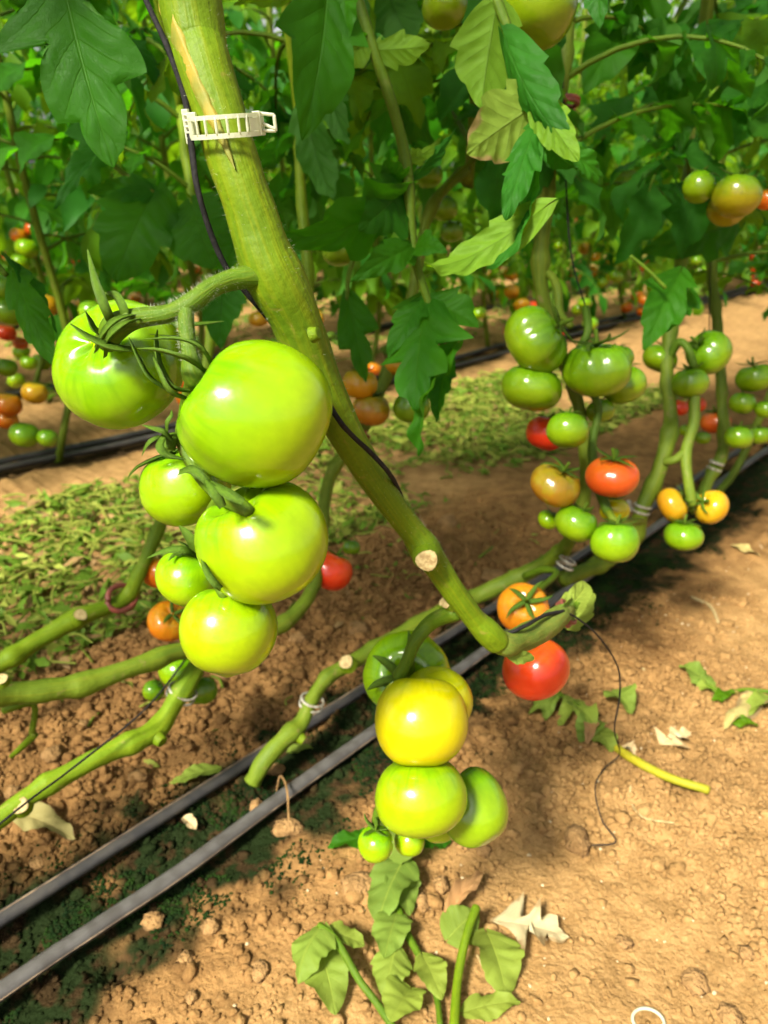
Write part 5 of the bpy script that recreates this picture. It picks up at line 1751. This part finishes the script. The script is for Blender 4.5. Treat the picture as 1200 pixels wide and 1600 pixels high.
COLS = (('green', 'green'), ('green', 'green'), ('green', 'green'), ('lime', 'yellow-green'), ('amber', 'amber'), ('orange', 'orange'), ('orange', 'orange'), ('red', 'red'), ('red', 'red'))
ROWNAME = {1: 'second', 2: 'third', 3: 'fourth'}
far_fruit = {}
count_t = 0
rr_ = random.Random(77)
STEM_FAR = None
for ri, p_ in enumerate(ROWS[1:8], 1):
    s_ = .34 * p_ - .7
    smax = 3.1 * p_ + .6
    while s_ < smax:
        b = SP(s_, p_ + rr_.uniform(-.06, .06))
        b.z = soil_at(b)
        nm = ROWNAME.get(ri, 'far')
        pl = thing('tomato_plant', 'leafy tomato plant in the %s row behind' % nm if ri < 4 else 'distant leafy tomato plant in the far rows', 'tomato plant', b, 'tomato plants of the %s row' % nm if ri < 4 else 'tomato plants of the far rows')
        lean = rr_.uniform(-.15, .15)
        pts = [b, b + RD * lean + Vector((0, 0, .3)), b + RD * lean * .4 + Vector((0, 0, .8)), b + Vector((0, 0, 1.9))]
        if ri < 4:
            mb = MB(); mb.add(*tube(pts, [.010, .010, .009, .006], 12, 6))
            part('stem', mb, 'stem_low', pl)
        if ri == 1:
            leaf_up(pl, pts, .24, 1.25, .034, 500 + int(s_ * 100), ('leaf', 'leaf_y', 'leaf_y', 'leaf_b'))  # extra yellow leaf tint stands in for sunlit foliage
        else:
            fo = link('foliage', crown_mesh(rr_.randrange(3), True, .20 if ri > 2 else .26, rr_.choice(('leaf_far', 'leaf_far', 'leaf_y_far', 'leaf_y_far', 'leaf_b_far')), 1.35 if ri == 2 else 2.1 if ri < 4 else 3.0), pl)  # larger share of yellow tint paints these crowns as sunlit
            fo.rotation_euler = (0, 0, rr_.uniform(0, 6.28))
            fo['kind'] = 'stuff'
        # trusses
        for tr in range(rr_.choice((1, 2, 2)) if ri < 4 else 2):
            zc = rr_.uniform(.10, .42)
            a = rr_.uniform(0, 6.28)
            c0 = b + Vector((math.cos(a) * .10 - RN.x * .05, math.sin(a) * .10 - RN.y * .05, zc))
            mat, cname = rr_.choice(COLS[3:] if zc < .25 and rr_.random() < .8 else COLS[:5])
            for q in range(rr_.choice((2, 3, 3, 4))):
                c = c0 + Vector((rr_.uniform(-.05, .05), rr_.uniform(-.05, .05), -.055 * q + rr_.uniform(-.02, .02)))
                if c.z < .04:
                    continue
                x, y, d = px(c)
                if not (-60 < x < 1260 and y > 0):
                    continue
                if ri == 1 and x < 120 and y > 480:
                    continue
                if ri < 4 and count_t < 225:
                    tomato(x, y, rr_.uniform(.028, .037) * F / d, 0, d, mat, (rr_.uniform(-.4, .4), .9, rr_.uniform(-.2, .4)), 'flat' if rr_.random() < .5 else 'round',
                           'small %s tomato low in the %s row behind' % (cname, ROWNAME[ri]), rr_.uniform(0, 6), 0, False, '%s tomatoes of the %s row' % (cname, ROWNAME[ri]), True)
                    count_t += 1
                else:
                    far_fruit.setdefault(mat, []).append((c, rr_.uniform(.028, .036)))
        s_ += .40 if ri < 4 else .5
for mat, L_ in far_fruit.items():
    mb = MB()
    for c, r in L_:
        mb.add([Vector(q) * r + c for q in ICO2_V], ICO2_F.tolist())
    o = link('distant_tomatoes', mb.mesh('distant_tomatoes', [mat]))
    tag(o, 'blurred distant %s tomatoes dotted along the far rows' % {'lime': 'yellow-green'}.get(mat, mat), 'tomatoes', kind='stuff')
# second-row fruit at the left edge
LT = [(8, 450, 26, 2.0, 'green', 'green tomato cut by the left edge, upper of the second-row truss'), (14, 486, 26, 2.0, 'green', 'green tomato at the left edge below the upper one'),
      (10, 520, 15, 2.1, 'red', 'red tomato at the left edge under the green ones'), (32, 536, 12, 2.15, 'red_orange', 'small orange-red tomato right of the red one at the left edge'),
      (10, 574, 17, 2.05, 'green', 'green tomato at the left edge above the orange pair'), (12, 632, 22, 2.0, 'orange', 'orange tomato at the left edge below the stalk'),
      (10, 655, 18, 2.02, 'orange', 'orange tomato at the left edge, lowest of the orange pair'), (54, 614, 20, 2.0, 'amber', 'amber tomato near the left edge right of the orange one'),
      (38, 679, 23, 1.95, 'green', 'green tomato hanging lowest at left above the drip tubes'), (74, 684, 16, 1.95, 'green', 'small green tomato right of the lowest one at left'),
      (42, 388, 18, 2.5, 'lime', 'yellow-green tomato of the high left truss'), (32, 410, 15, 2.5, 'lime', 'lowest yellow-green tomato of the high left truss'), (30, 368, 14, 2.5, 'orange', 'orange tomato at the left top of the high left truss'), (52, 358, 13, 2.5, 'red_orange', 'orange-red tomato at the right top of the high left truss')]
for x, y, r, d, mat, lab in LT:
    tomato(x, y, r, r, d, mat, (.2, .9, .2), 'round', lab, 0, 0, False, lo=True)

n_obj = len(bpy.data.objects)
print('objects', n_obj, 'tris', sum(len(me.polygons) * 2 for me in bpy.data.meshes), 'fruit', len(ALL_TOM), count_t)
